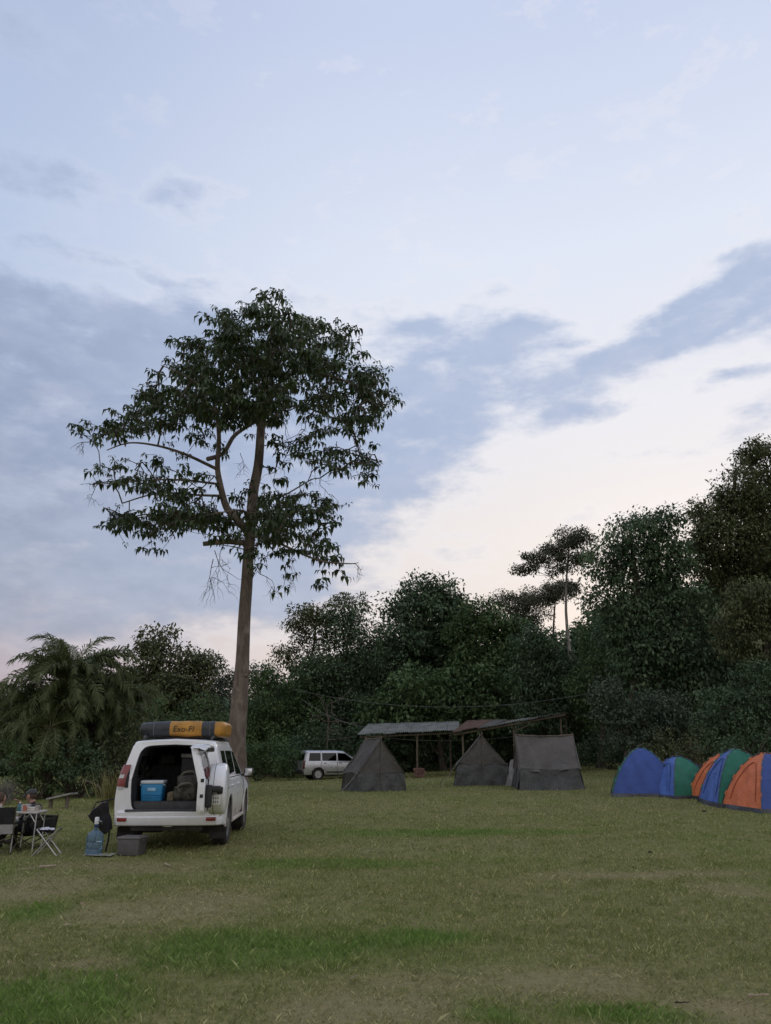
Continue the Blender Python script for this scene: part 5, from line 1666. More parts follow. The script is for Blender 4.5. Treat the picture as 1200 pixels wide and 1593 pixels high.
t1 = ground_at(596, 1231.5)
ridge_tent('brown canvas tent nearest the wagon, its ridge running back to the left', Vector((t1.x - .40, t1.y + .9, t1.z)), R(-70), 1.9, 1.88, 1.98, .72, .10, 1, .05)
t2 = ground_at(751, 1222.5)
ridge_tent('peaked canvas tent, middle of three, showing its triangular front', Vector((t2.x + .12, t2.y + 1.0, t2.z)), R(-94), 2.0, 2.08, 2.05, .88, .17, 2, .06)
t3 = ground_at(860, 1229.5)
ridge_tent('boxy canvas tent seen side-on, draped with sagging folds, by the shed end', Vector((t3.x, t3.y + 1.0, t3.z)), R(-3), 2.22, 2.0, 2.02, .80, .20, 3, .11, ropes=False)
# pale bundle of loose canvas at its open end
def bundle():
    p = ground_at(799, 1224)
    root = empty('canvas_bundle', p + Vector((-.02, .45, 0)), .3, 'pale loose canvas bundle heaped between the middle and the boxy tent', 'bundle')
    mb = MB()
    rows = []
    for i in range(15):
        t = i / 14
        row = []
        for k in range(18):
            a = 2 * PI * k / 18
            r_ = (.20 + .05 * math.sin(3 * a + 5 * t)) * (1.15 - .75 * t)
            q = Vector((math.cos(a) * r_ * .8 + .08 * t, math.sin(a) * r_, .95 * t))
            row.append(q * (1 + wr(q, .22, 4, 5)))
        rows.append(row + [row[0]])
    mb.grid(rows, flip=True); mb.build('folds', mat('pale_canvas', (.25, .25, .25), .9, var=.25, scale=5), root, angle=80)
    mb = MB(); mb.tube([(.08, 0, .0), (.09, .02, 1.0)], .03, 7); mb.build('stake', WOOD, root)
bundle()

# ------------------------------------------------------------------ dome tents
NYL = {'blue': mat('blue_nylon', (0.042, 0.080, 0.275), .55, var=.12, scale=3, bump=.5, bscale=4, spec=.3, bdist=.06),
       'light_blue': mat('bright_blue_nylon', (0.072, 0.138, 0.40), .55, var=.12, scale=3, bump=.6, bscale=4.5, spec=.3, bdist=.07),
       'green': mat('green_nylon', (0.022, 0.155, 0.098), .55, var=.12, scale=3, bump=.5, bscale=4, spec=.3, bdist=.06),
       'orange': mat('orange_nylon', (0.60, 0.165, 0.068), .55, var=.10, scale=3, bump=.6, bscale=4.5, spec=.3, bdist=.07)}
GROUNDSHEET = mat('grey_groundsheet', (0.055, 0.058, 0.072), .5, var=.3, scale=6)
POLE = mat('fibreglass_pole', (0.05, 0.06, 0.06), .35)
CLIP = {'blue': mat('blue_tab', (.05, .09, .30), .5), 'green': mat('green_tab', (.06, .22, .19), .5), 'orange': mat('orange_tab', (.58, .19, .085), .5)}

def dome_tent(label, loc, rz, a, H, cols, tab, seed, lean=(0, 0)):
    """square tent on two crossed poles; cols: colour of the four sides (front -y, right, back, left)"""
    root = empty('dome_tent', loc, rz, label, 'tent', 'coloured dome tents')
    gl = lambda x, y: float(gz(*(Matrix.Translation(loc) @ Matrix.Rotation(rz, 4, 'Z') @ Vector((x, y, 0))).xy)) - loc[2]
    cor = [(-1, -1), (1, -1), (1, 1), (-1, 1)]
    def pole(c, t, out=0.0):
        th = t * PI / 2
        k = .62 * max(0.0, math.cos(th)) + .38 * (1 - math.sin(th))
        z = (H + out) * math.sin(th) ** 1.0
        q = Vector((c[0] * (a + out * .7) * k + lean[0] * t, c[1] * (a + out * .7) * k + lean[1] * t, z))
        q.z += gl(c[0] * a, c[1] * a) * (1 - t)
        return q
    for k in range(4):
        c0, c1 = cor[k], cor[(k + 1) % 4]
        rows = []
        n, m = 22, 18
        for i in range(m + 1):
            t = .045 + .955 * i / m
            p0, p1 = pole(c0, t), pole(c1, t)
            row = []
            for j in range(n + 1):
                s = j / n
                p = p0.lerp(p1, s)
                inward = -Vector((p.x, p.y, 0)).normalized() if (p.x or p.y) else Vector()
                bow = .035 * math.sin(PI * s) * math.sin(PI * min(1, t * 1.05))
                crease = .018 * math.sin((s * 2 - 1) * 9 + t * 14 + seed + k) * (1 - t) * math.sin(PI * s) * (1.6 if k in (0,) else .7)
                w = wr(p, .034, 3.0, seed + k) * math.sin(PI * s)
                row.append(p + inward * (bow + crease + w))
            rows.append(row)
        mb = MB(); mb.grid(rows, flip=False)
        pan = mb.build('panel', NYL[cols[k]], root, angle=80)
        # dark tub floor edge under each panel
        rows = []
        for i in range(4):
            v = i / 3
            t = .05 * v
            p0, p1 = pole(c0, t), pole(c1, t)
            row = []
            for j in range(13):
                s = j / 12
                p = p0.lerp(p1, s)
                p.z = max(p.z, gl(p.x, p.y) * .98) if v > 0 else gl(p.x, p.y) - .015
                out_ = Vector((p.x, p.y, 0)).normalized() * (.03 * math.sin(s * 9 + seed) * (1 - v) + .02)
                row.append(p + out_)
            rows.append(row)
        mb = MB(); mb.grid(rows); mb.build('groundsheet_edge', GROUNDSHEET, root, angle=80)
        if k == 0 and seed != 1.0:      # arched door zip
            def on_panel(s, t):
                p0, p1 = pole(c0, t), pole(c1, t); p = p0.lerp(p1, s)
                return p + Vector((p.x, p.y, 0)).normalized() * .004
            pts = []
            for q in np.linspace(0, PI, 26):
                s = .5 - .34 * math.cos(q); t = .12 + .52 * math.sin(q) ** .75
                pts.append(on_panel(s, t))
            mb = MB(); mb.tube(pts, .011, 5); mb.build('door_zip', mat('zip_' + cols[k], tuple(q * .45 for q in {'light_blue': (.045, .105, .40), 'blue': (.02, .055, .27), 'green': (.01, .135, .075), 'orange': (.66, .155, .05)}[cols[k]]), .6), pan)
    for k, c in enumerate(cor):
        mb = MB(); mb.tube([pole(c, t, .028) for t in np.linspace(0, 1, 22)], .010, 6); mb.build('pole', POLE, root)
        for t in np.linspace(.2, .9, 5) + .02 * np.sin(np.arange(5) * 2.3 + seed + k):     # fabric tabs that tie the skin to the pole
            A = pole(c, t - .034, .0); B = pole(c, t + .034, .0); A2 = pole(c, t - .016, .036); B2 = pole(c, t + .016, .036)
            mb = MB(); w = Vector((-c[1], c[0], 0)).normalized() * .012
            mb.add([A - w, B - w, B2 - w, A2 - w, A + w, B + w, B2 + w, A2 + w], [(0, 1, 2, 3), (7, 6, 5, 4), (0, 4, 5, 1), (1, 5, 6, 2), (2, 6, 7, 3), (3, 7, 4, 0)])
            mb.build('pole_tab', CLIP[tab], root, smooth=False)
    mb = MB()
    for k in range(4):
        pass
    mb.tube([pole((1, 1), .97, .06) + Vector((-.03, 0, .02)), pole((1, 1), 1, .06) + Vector((0, 0, .09)), pole((-1, -1), .97, .06) + Vector((.03, 0, .02))], .010, 5)
    mb.build('hub', POLE, root)
    return root

def by_corner(px, py, cx, cy, a, rz):
    """centre of a tent whose corner (cx, cy) stands at the photo position"""
    g_ = ground_at(px, py)
    o_ = Matrix.Rotation(rz, 3, 'Z') @ Vector((cx * a, cy * a, 0))
    return G3(g_.x - o_.x, g_.y - o_.y)

for lab, px, py, cx, cy, a_, H_, rz_, cols_, tab_, sd in (
    ('big plain blue dome tent with green edge, first of the row', 953, 1240.5, -1, -1, 1.08, 1.50, R(-15), ('blue', 'green', 'blue', 'green'), 'green', 1.0),
    ('small dome tent with bright blue door side and green side, second of the row', 1050, 1243.5, 1, -1, .86, 1.24, R(-75), ('light_blue', 'green', 'light_blue', 'green'), 'blue', 2.0),
    ('dome tent showing only a narrow orange side, third of the row', 1070, 1242, -1, -1, .86, 1.34, R(-80), ('orange', 'blue', 'orange', 'blue'), 'orange', 3.0),
    ('dome tent with slanting blue and green sides, fourth of the row', 1118, 1257, 1, -1, .95, 1.52, R(-96), ('light_blue', 'green', 'light_blue', 'green'), 'green', 4.0),
    ('nearest dome tent with orange door side and blue side, at the picture edge', 1186, 1266.5, 1, -1, .94, 1.46, R(-83), ('orange', 'blue', 'orange', 'blue'), 'orange', 5.0)):
    dome_tent(lab, by_corner(px, py, cx, cy, a_, rz_), rz_, a_, H_, cols_, tab_, sd)

# ------------------------------------------------------------------ open shed with corrugated roof
def shed():
    base = G3(*at(700, 1200, 45.0).xy)
    root = empty('open_shed', base, 0, 'open-sided shed on posts with grey corrugated roof behind the canvas tents', 'shed')
    TIN = mat('grey_roof_sheet', (0.20, 0.202, 0.180), .75, metal=.0, var=.3, scale=1.6, detail=7)
    RUST = mat('rusty_roof_sheet', (0.14, 0.082, 0.062), .85, var=.35, scale=3, detail=7)
    DARK = mat('aged_roof_sheet', (0.12, 0.115, 0.105), .8, var=.35, scale=2, detail=7)
    def sheets(A, B, C, D, n, mats, dz=0):
        """A front-left, B front-right, C back-right, D back-left"""
        A, B, C, D = [Vector(q) - base for q in (A, B, C, D)]
        for k in range(n):
            f0, f1 = k / n, (k + 1) / n + .012
            w = (B - A).length / n
            ridges = 7
            mcol = ridges * 6
            rows = []
            for i in range(4):
                v = i / 3
                row = []
                for j in range(mcol + 1):
                    u = f0 + (f1 - f0) * j / mcol
                    p = A.lerp(B, u).lerp(D.lerp(C, u), v)
                    p = p + Vector((0, 0, .030 * math.sin(2 * PI * ridges * j / mcol) + (.014 if k % 2 else 0) + .02 * math.sin(k * 2.3) * (1 - v)))
                    p.y += .06 * math.sin(k * 1.9) * (1 - v)
                    row.append(p)
                rows.append(row)
            mb = MB(); mb.grid(rows)
            mb.build('roof_sheet', mats[k % len(mats)], root, angle=60)
    sheets(at(556, 1143, 43), at(713, 1136, 43), at(713, 1122.5, 47), at(573, 1126.5, 47), 8, [TIN])
    sheets(at(703, 1139.5, 41.8), at(762, 1129.5, 41.8), at(790, 1119.5, 46), at(728, 1121, 46), 3, [RUST, RUST, DARK])
    sheets(at(762, 1130.5, 41.9), at(882, 1108, 41.9), at(884, 1110, 45.5), at(790, 1121.5, 45.9), 5, [DARK, TIN, DARK])
    # rafters and beams
    def beam(a, b, r_=.045, nm='beam'):
        mb = MB(); mb.tube([Vector(a) - base, Vector(b) - base], r_, 6); mb.build(nm, WOOD, root)
    beam(at(560, 1147, 43.3), at(715, 1140, 43.3)); beam(at(578, 1131, 46.6), at(718, 1128, 46.6)); beam(at(706, 1143.5, 42.1), at(880, 1112, 42.1), .055); beam(at(730, 1126, 45.6), at(884, 1115, 45.3))
    for x in (600, 650, 700):
        beam(at(x, 1144.5, 43.2), at(x + 6, 1129, 46.8), .035, 'rafter')
    beam(at(798, 1139, 42.2), at(845, 1118, 42.2), .03, 'brace')
    for x, y, Y in ((649, 1144, 43.4), (720, 1141, 42.4), (799, 1127, 42.4), (872, 1114, 42.4), (585, 1131, 46.6), (700, 1128, 46.6), (800, 1122, 45.6), (880, 1115, 45.4), (590, 1147, 43.4)):
        t = at(x, y, Y)
        g_ = G3(t.x, t.y)
        beam(g_ - Vector((0, 0, .2)), t, .055, 'post')
    return root
shed()

def crate_on_ground():
    p = at(652, 1200, 43.0); g_ = G3(p.x, 43.0)
    root = empty('brick_stack', g_, .2, 'small stack of pinkish bricks at the foot of a shed post', 'bricks')
    mb = MB()
    BR = mat('old_brick', (.16, .09, .07), .95, var=.35, scale=6)
    for k in range(3):
        for j in range(3):
            mb = MB(); mb.rbox((-.19 + .19 * k + (.05 if j % 2 else 0), 0, .09 + .16 * j), (.18, .3, .15), .012); mb.build('brick', BR, root)
crate_on_ground()

# ------------------------------------------------------------------ sagging cables
def cable(label, A, B, sag, r_=.012):
    A, B = Vector(A), Vector(B)
    mb = MB()
    pts = []
    for i in range(25):
        t = i / 24
        pts.append(A.lerp(B, t) - Vector((0, 0, sag * 4 * t * (1 - t))))
    o0 = pts[0].copy()
    mb.tube([q - o0 for q in pts], r_, 5)
    o = mb.build('cable', mat('old_cable', (.11, .115, .11), .7), None)
    o.location = o0
    tag(o, label, 'cable')
cable('long thin cable sagging across the forest wall above the shed roof', at(455, 1072, 47), at(960, 1070, 43), 1.05)
cable('short cable running down from the trees to the left corner of the shed', at(470, 1088, 48), at(566, 1131, 43.4), .25)
cable('thin cable slung under the front edge of the shed roof', at(566, 1144, 43.2), at(800, 1146, 42.3), .25, .008)
# ================================================================== CAMPSITE
STEEL = mat('grey_steel_tube', (.30, .29, .27), .4, metal=.7, var=.15)
BROWNT = mat('bronze_steel_tube', (.10, .085, .055), .4, metal=.5, var=.2)
ALU = mat('pale_aluminium', (.55, .55, .53), .4, metal=.5, var=.1)
BLACKF = mat('black_polyester', (.014, .014, .016), .85, var=.3, scale=9, bump=.2, bscale=30)
GREYF = mat('grey_polyester', (.30, .29, .29), .9, var=.12, scale=9, bump=.2, bscale=30)
SKIN = mat('skin', (.36, .20, .15), .55, var=.08, scale=12)
DENIM = mat('dark_trousers', (.013, .013, .016), .9, var=.25, scale=12, bump=.2, bscale=40)
HAIR = mat('short_brown_hair', (.09, .055, .035), .9, var=.3, scale=40, bump=.5, bscale=150)

def local(loc, rz):
    return Matrix.Translation(loc) @ Matrix.Rotation(rz, 4, 'Z')

def head_mb(hair_below=None):
    """head about .23 tall, face towards +y, centre at the origin; material 0 skin, 1 hair, 2 eyes/brows, 3 lips"""
    mb = MB()
    nu, nv = 36, 28
    P, mi = [], []
    for j in range(nv + 1):
        ph = -PI / 2 + PI * j / nv
        row = []
        for i in range(nu):
            th = 2 * PI * i / nu
            d = Vector((math.cos(ph) * math.sin(th), math.cos(ph) * math.cos(th), math.sin(ph)))
            x, y, z = d.x * .076, d.y * .096, d.z * .118
            if z < 0:                                        # jaw narrows, chin forward
                k = -z / .118
                x *= 1 - .34 * k; y = y * (1 - .22 * k) + .022 * k
            if y > 0:
                y *= .93
                fx = math.exp(-(x / .014) ** 2)
                nose = fx * max(0, 1 - abs((z + .018) / .036)) * .027 * (1 if z < 0 else .8)
                y += nose if d.y > .3 else 0
                for sx in (-1, 1):                            # eye sockets
                    y -= .011 * math.exp(-(((x - sx * .030) / .017) ** 2 + ((z - .012) / .013) ** 2))
                y += .006 * math.exp(-((z - .032) / .011) ** 2) * (abs(x) < .05)          # brow
                y += .006 * math.exp(-((x / .024) ** 2 + ((z + .055) / .009) ** 2))       # lips
                y += .010 * math.exp(-((x / .022) ** 2 + ((z + .092) / .016) ** 2))       # chin
            row.append(Vector((x, y, z)))
        P.append(row)
    vs_ = [p for row in P for p in row]
    for j in range(nv):
        for i in range(nu):
            f = (j * nu + i, j * nu + (i + 1) % nu, (j + 1) * nu + (i + 1) % nu, (j + 1) * nu + i)
            c = sum((vs_[q] for q in f), Vector()) / 4
            m = 0
            if c.z > .062 - .9 * (c.y - .02) * (c.y > .02) * 0 and c.z > .058 or (c.y < -.005 and c.z > -.02) or (c.y < -.04 and c.z > -.05):
                m = 1
            if c.y > .03:
                if abs(abs(c.x) - .030) < .011 and abs(c.z - .012) < .006: m = 2
                if abs(abs(c.x) - .030) < .016 and abs(c.z - .034) < .005: m = 2
                if abs(c.x) < .022 and abs(c.z + .055) < .007: m = 3
            mb.f.append(list(f)); mb.mi.append(m)
    mb.v = vs_
    for s in (-1, 1):                                         # ears
        n0 = MB(); n0.rbox((0, 0, 0), (.018, .036, .060), .008)
        mb.add(n0.v, n0.f, Matrix.Translation((s * .077, -.008, .002)) @ Matrix.Rotation(s * .3, 4, 'Z'), 0)
    return mb

def skin_body(joints, edges, root_key):
    """joints: name -> (position, radius). Grown as one continuous surface."""
    names = list(joints)
    me = bpy.data.meshes.new('tmp_body')
    me.from_pydata([joints[k][0] for k in names], [(names.index(a), names.index(b)) for a, b in edges], [])
    o = bpy.data.objects.new('tmp_body', me); col.objects.link(o)
    md = o.modifiers.new('skin', 'SKIN'); md.use_smooth_shade = True
    for i, k in enumerate(names):
        sv = me.skin_vertices[0].data[i]
        r_ = joints[k][1]
        sv.radius = r_ if isinstance(r_, tuple) else (r_, r_)
        sv.use_root = (k == root_key)
    sb = o.modifiers.new('sub', 'SUBSURF'); sb.levels = 2; sb.render_levels = 2
    dg = bpy.context.evaluated_depsgraph_get()
    out = bpy.data.meshes.new_from_object(o.evaluated_get(dg))
    bpy.data.objects.remove(o)
    return out

def seated(name, label, loc, rz, J, dress, hat=None, head_pos=(0, .2, .86), head_rot=(0, 0, 0), shirt=None, extra=None):
    root = empty(name, loc, rz, label, 'person')
    joints = dict(J)
    edges = [('pelvis', 'spine'), ('spine', 'chest'), ('chest', 'neck'), ('neck', 'skull')]
    for s in 'lr':
        edges += [('chest', 'sh' + s), ('sh' + s, 'el' + s), ('el' + s, 'wr' + s), ('wr' + s, 'pa' + s), ('pelvis', 'hi' + s), ('hi' + s, 'kn' + s), ('kn' + s, 'an' + s), ('an' + s, 'to' + s)]
        wv = Vector(joints['wr' + s][0]); pv = Vector(joints['pa' + s][0]); ev = Vector(joints['el' + s][0])
        f = (pv - ev).normalized(); side = f.cross(Vector((0, 0, 1)))
        side = side.normalized() if side.length > .1 else Vector((1, 0, 0))
        nrm = side.cross(f)
        sg = 1 if s == 'l' else -1
        for q, (o_, L) in enumerate(((-.030, .062), (-.010, .074), (.010, .070), (.030, .056))):
            a = pv + side * o_ + f * .035; b = a + f * L * .5 - nrm * .012; c = b + f * L * .4 - nrm * .028
            for t_, pt in (('a', a), ('b', b), ('c', c)):
                joints['f%s%d%s' % (s, q, t_)] = (tuple(pt), .0095 if t_ != 'c' else .008)
            edges += [('pa' + s, 'f%s%da' % (s, q)), ('f%s%da' % (s, q), 'f%s%db' % (s, q)), ('f%s%db' % (s, q), 'f%s%dc' % (s, q))]
        a = pv - f * .01 + side * sg * .038; b = a + f * .035 + side * sg * .016
        joints['t' + s + 'a'] = (tuple(a), .011); joints['t' + s + 'b'] = (tuple(b), .009)
        edges += [('pa' + s, 't' + s + 'a'), ('t' + s + 'a', 't' + s + 'b')]
    me = skin_body(joints, edges, 'pelvis')
    mats = [SKIN, shirt[0], DENIM, mat('shoe', (.05, .045, .04), .8), HAIR, INK, mat('lip', (.28, .12, .10), .5)]
    # colour by the nearest bone
    segs = []
    kind = {'pelvis': 2, 'spine': 1, 'chest': 1, 'sh': 1, 'el': shirt[1], 'wr': 0, 'pa': 0, 'hi': 2, 'kn': 2, 'an': 2, 'to': 3, 'neck': 0, 'skull': 0}
    for a, b in edges:
        k = 0 if b[0] in 'ft' and b[:2] not in ('to',) else kind.get(b if b in kind else b[:2], 0)
        if b.startswith('wr'): k = shirt[1]
        if b.startswith('an'): k = 2
        segs.append((np.array(joints[a][0]), np.array(joints[b][0]), k, joints[b][1] if not isinstance(joints[b][1], tuple) else joints[b][1][0]))
    cs = np.zeros(len(me.polygons) * 3); me.polygons.foreach_get('center', cs); cs = cs.reshape(-1, 3)
    best = np.full(len(cs), 9.9); idx = np.zeros(len(cs), int)
    for a, b, k, r_ in segs:
        ab = b - a; t = np.clip(((cs - a) @ ab) / max(1e-9, ab @ ab), 0, 1)
        d = np.linalg.norm(cs - (a + t[:, None] * ab), axis=1) - r_
        up = d < best
        best[up] = d[up]; idx[up] = k
    V = np.zeros(len(me.vertices) * 3); me.vertices.foreach_get('co', V); V = V.reshape(-1, 3)
    F_ = [list(p.vertices) for p in me.polygons]
    hb = head_mb()
    Hm = Matrix.Translation(head_pos) @ Euler(head_rot).to_matrix().to_4x4()
    mb = MB(); mb.v = [Vector(p) for p in V]; mb.f = F_; mb.mi = [int(q) for q in idx]
    remap = {0: 0, 1: 4, 2: 5, 3: 6}
    n0 = len(mb.v)
    for p in hb.v: mb.v.append(Hm @ p)
    for f, m_ in zip(hb.f, hb.mi):
        mb.f.append([i + n0 for i in f]); mb.mi.append(remap[m_])
    body = mb.build('body', mats, root, angle=80)
    if hat:
        c = MB()
        rows = []
        for j in range(9):
            ph = R(8) + (PI / 2 - R(8)) * j / 8
            rows.append([Vector((math.cos(ph) * math.sin(t) * .090, math.cos(ph) * math.cos(t) * .108, .035 + math.sin(ph) * .098)) for t in np.linspace(0, 2 * PI, 29)])
        c.grid(rows, Hm, flip=True)
        br = []
        for j in range(5):
            v = j / 4
            br.append([Vector((math.sin(t) * (.088 + .0 * v), math.cos(t) * .104 + v * .075 * math.cos(t * .9), .045 - .018 * v - .02 * abs(math.sin(t)) * v)) for t in np.linspace(-1.15, 1.15, 15)])
        c.grid(br, Hm)
        c.build('cap', hat, root, angle=60)
    return root

CAP = mat('dark_cap', (.045, .05, .048), .8, var=.2, scale=20)
PLAID = mat('dark_plaid_jacket', (.030, .026, .028), .9, var=.6, scale=14, c2=(.10, .085, .08))
WHITE_S = mat('white_shirt', (.55, .53, .50), .9, var=.08, scale=8, bump=.2, bscale=14)

# where the camp stands
C0 = ground_at(48, 1326)
def GP(x, y, Y):                      # a point of the camp at photo x, y, Y metres ahead
    return at(x, y, Y)

# person with cap, behind the table, facing left
bx = at(59, 1240, 14.55); gb = G3(bx.x, 14.55)
hz = at(53, 1239, 14.55).z - gb.z
JB = {'pelvis': ((0, 0, .30), (.15, .11)), 'spine': ((0, .02, .44), (.145, .105)), 'chest': ((0, .05, .60), (.15, .11)), 'neck': ((0, .085, hz - .135), .058), 'skull': ((0, .105, hz - .03), .06),
      'shl': ((-.19, .05, .635), .068), 'ell': ((-.25, .20, .43), .052), 'wrl': ((-.17, .42, .555), .038), 'pal': ((-.15, .49, .585), (.036, .022)),
      'shr': ((.19, .05, .635), .068), 'elr': ((.26, .24, .46), .052), 'wrr': ((.10, .36, .66), .038), 'par': ((.06, .39, .73), (.036, .022)),
      'hil': ((-.10, .03, .28), .10), 'knl': ((-.13, .44, .40), .072), 'anl': ((-.13, .50, .08), .045), 'tol': ((-.14, .68, .045), .045),
      'hir': ((.10, .03, .28), .10), 'knr': ((.14, .42, .40), .072), 'anr': ((.15, .46, .08), .045), 'tor': ((.16, .64, .045), .045)}
seated('person', 'seated person in dark cap and dark plaid jacket behind the folding table', gb, R(82), JB, None, CAP, (0, .125, hz), (R(-4), 0, R(-6)), (PLAID, 1))

# person in white shirt, back to us, cut by the left edge
ax = at(-2, 1244, 13.75); ga = G3(ax.x, 13.75)
ha = at(0, 1244, 13.75).z - ga.z
JA = {'pelvis': ((0, 0, .33), (.16, .12)), 'spine': ((0, .0, .47), (.155, .11)), 'chest': ((0, .02, .61), (.165, .115)), 'neck': ((0, .05, ha - .13), .060), 'skull': ((0, .06, ha - .03), .06),
      'shl': ((-.20, .03, .645), .070), 'ell': ((-.28, .10, .42), .052), 'wrl': ((-.18, .34, .46), .038), 'pal': ((-.15, .42, .47), (.036, .022)),
      'shr': ((.20, .03, .645), .070), 'elr': ((.28, .12, .42), .052), 'wrr': ((.20, .36, .50), .038), 'par': ((.18, .44, .52), (.036, .022)),
      'hil': ((-.10, .05, .30), .10), 'knl': ((-.14, .46, .42), .072), 'anl': ((-.14, .52, .08), .045), 'tol': ((-.15, .70, .045), .045),
      'hir': ((.10, .05, .30), .10), 'knr': ((.13, .46, .42), .072), 'anr': ((.14, .52, .08), .045), 'tor': ((.15, .70, .045), .045)}
seated('person', 'seated person in white shirt with short hair, back turned, at the left picture edge', ga, R(2), JA, None, None, (0, .075, ha), (0, 0, R(-8)), (WHITE_S, 1))

def camp_chair(label, loc, rz, seat_z=.27, back_top=.68, w=.56, lower=None):
    """folding quad chair; the sitter faces local +y"""
    root = empty('camp_chair', loc, rz, label, 'chair')
    mb = MB()
    g_ = []
    for i in range(9):
        u = i / 8 - .5
        g_.append([Vector((u * w, .24 - .46 * v, seat_z + .03 - .07 * math.cos(u * PI) * math.sin(PI * min(1, v + .15)) + .02 * v)) for v in np.linspace(0, 1, 7)])
    mb.grid(g_); mb.build('seat', BLACKF, root, angle=80)
    for nm, z0, z1, m in (('backrest', .47, back_top, BLACKF), ('lower_backrest', seat_z + .02, .465, lower or BLACKF)):
        g_ = []
        for i in range(11):
            u = i / 10 - .5
            g_.append([Vector((u * w * (1.0 + .05 * (z - .4)), -.235 - .10 * (z - seat_z) + .05 * math.cos(u * PI) * 0 - .05 * math.cos(u * PI), z)) for z in np.linspace(z0, z1, 6)])
        mb = MB(); mb.grid(g_); mb.grid([[p + Vector((0, .012, 0)) for p in r_] for r_ in g_], flip=True); mb.build(nm, m, root, angle=80)
    gl = -.005
    hw = w / 2
    for s in (-1, 1):
        for a, b in (((s * hw, .26, gl), (s * hw, -.24, seat_z + .02)), ((s * hw, -.30, gl), (s * hw, .26, seat_z + .04))):
            mb = MB(); mb.tube([a, b], .011, 6); mb.build('leg', BROWNT, root)
        mb = MB(); mb.tube([(s * hw, -.24, seat_z), (s * hw * 1.02, -.28, back_top + .02)], .011, 6); mb.build('back_post', BROWNT, root)
        mb = MB(); mb.tube([(s * hw, -.26, .48), (s * hw * 1.05, .05, .49), (s * hw, .24, .47)], .022, 6); mb.build('armrest', BLACKF, root)
        mb = MB(); mb.tube([(s * hw, .25, seat_z + .03), (s * hw, .24, .47)], .010, 6); mb.build('arm_post', BROWNT, root)
    for y in (-.30, .26):
        for a, b in (((-hw, y, gl), (hw, y, seat_z)), ((hw, y, gl), (-hw, y, seat_z))):
            mb = MB(); mb.tube([a, b], .010, 6); mb.build('leg', BROWNT, root)
    return root
camp_chair('black camp chair with grey lower back under the white-shirted person', ga + Vector((.09, 0, 0)), R(5), .30, .735, .62, GREYF)
camp_chair('low black camp chair under the cap-wearing person', gb, R(82), .20, .50, .54)

# folding table
def table():
    c = at(48, 1264, 13.95); g_ = G3(c.x, 13.95)
    h = at(46, 1263, 13.75).z - g_.z
    root = empty('camping_table', g_, R(4), 'small pale folding table between the two seated people', 'table')
    mb = MB(); mb.rbox((0, 0, h - .015), (.40, .46, .03), .008); mb.build('table_top', mat('pale_table_top', (.50, .47, .43), .5, var=.1), root)
    for sx in (-1, 1):
        for sy in (-1, 1):
            mb = MB(); mb.tube([(sx * .17, sy * .20, h - .03), (sx * .175, sy * .205, -.01)], .011, 6); mb.build('leg', ALU, root)
            mb = MB(); mb.tube([(sx * .17, sy * .20, h - .18), (sx * .06, sy * .20, h - .03)], .008, 5); mb.build('brace', ALU, root)
    return root, h
TB, TH = table()
TM = local(TB.location, TB.rotation_euler.z)
def on_table(x, y): return TM @ Vector((x, y, TH))

def cup(label, loc, r_, h, m, name='cup'):
    root = empty(name, loc, 0, label, 'cup')
    mb = MB(); mb.lathe([(r_ * .8, 0), (r_, h), (r_ * 1.04, h), (r_ * .95, h - .004), (r_ * .76, .006)], 18); mb.build('cup_body', m, root)
    mb = MB(); mb.tube([(r_ * .9, 0, h * .8), (r_ * 1.5, 0, h * .75), (r_ * 1.5, 0, h * .35), (r_ * .85, 0, h * .25)], .006, 5); mb.build('handle', m, root)
PALE_PL = mat('pale_plastic', (.42, .38, .34), .5)
cup('pale mug at the right end of the folding table', on_table(.15, -.14), .038, .10, PALE_PL)
cup('small orange-pink cup in the middle of the folding table', on_table(-.05, -.17), .028, .10, mat('coral_plastic', (.5, .18, .12), .5))
def food_box():
    root = empty('food_box', on_table(.03, -.04), .2, 'low white food box lying on the folding table', 'box')
    mb = MB(); mb.rbox((0, 0, .027), (.20, .15, .05), .010); mb.build('box_body', mat('white_card', (.6, .57, .52), .7), root)
    mb = MB(); mb.rbox((0, 0, .058), (.21, .16, .012), .004); mb.build('lid', mat('white_lid', (.62, .6, .57), .6), root)
food_box()
def pan():
    root = empty('cooking_pot', on_table(-.10, .0), .3, 'light cooking pot on the left end of the folding table', 'pot')
    mb = MB(); mb.lathe([(.075, 0), (.085, .02), (.085, .10), (.09, .103), (.082, .1), (.078, .015)], 22); mb.build('pot_body', ALU, root)
    mb = MB(); mb.tube([(.08, 0, .085), (.2, 0, .095)], .008, 6); mb.build('handle', BLACK_PL, root)
pan()
def bottle_on_table():
    root = empty('drink_bottle', on_table(-.185, -.04), 0, 'slim teal bottle standing at the back of the folding table', 'bottle')
    mb = MB(); mb.lathe([(.030, 0), (.032, .008), (.032, .085), (.024, .105), (.012, .118), (.012, .13)], 18); mb.build('bottle_body', mat('teal_plastic', (.03, .16, .19), .3), root)
    mb = MB(); mb.lathe([(.014, .127), (.014, .145)], 14); mb.build('cap', WHITE_P, root)
bottle_on_table()

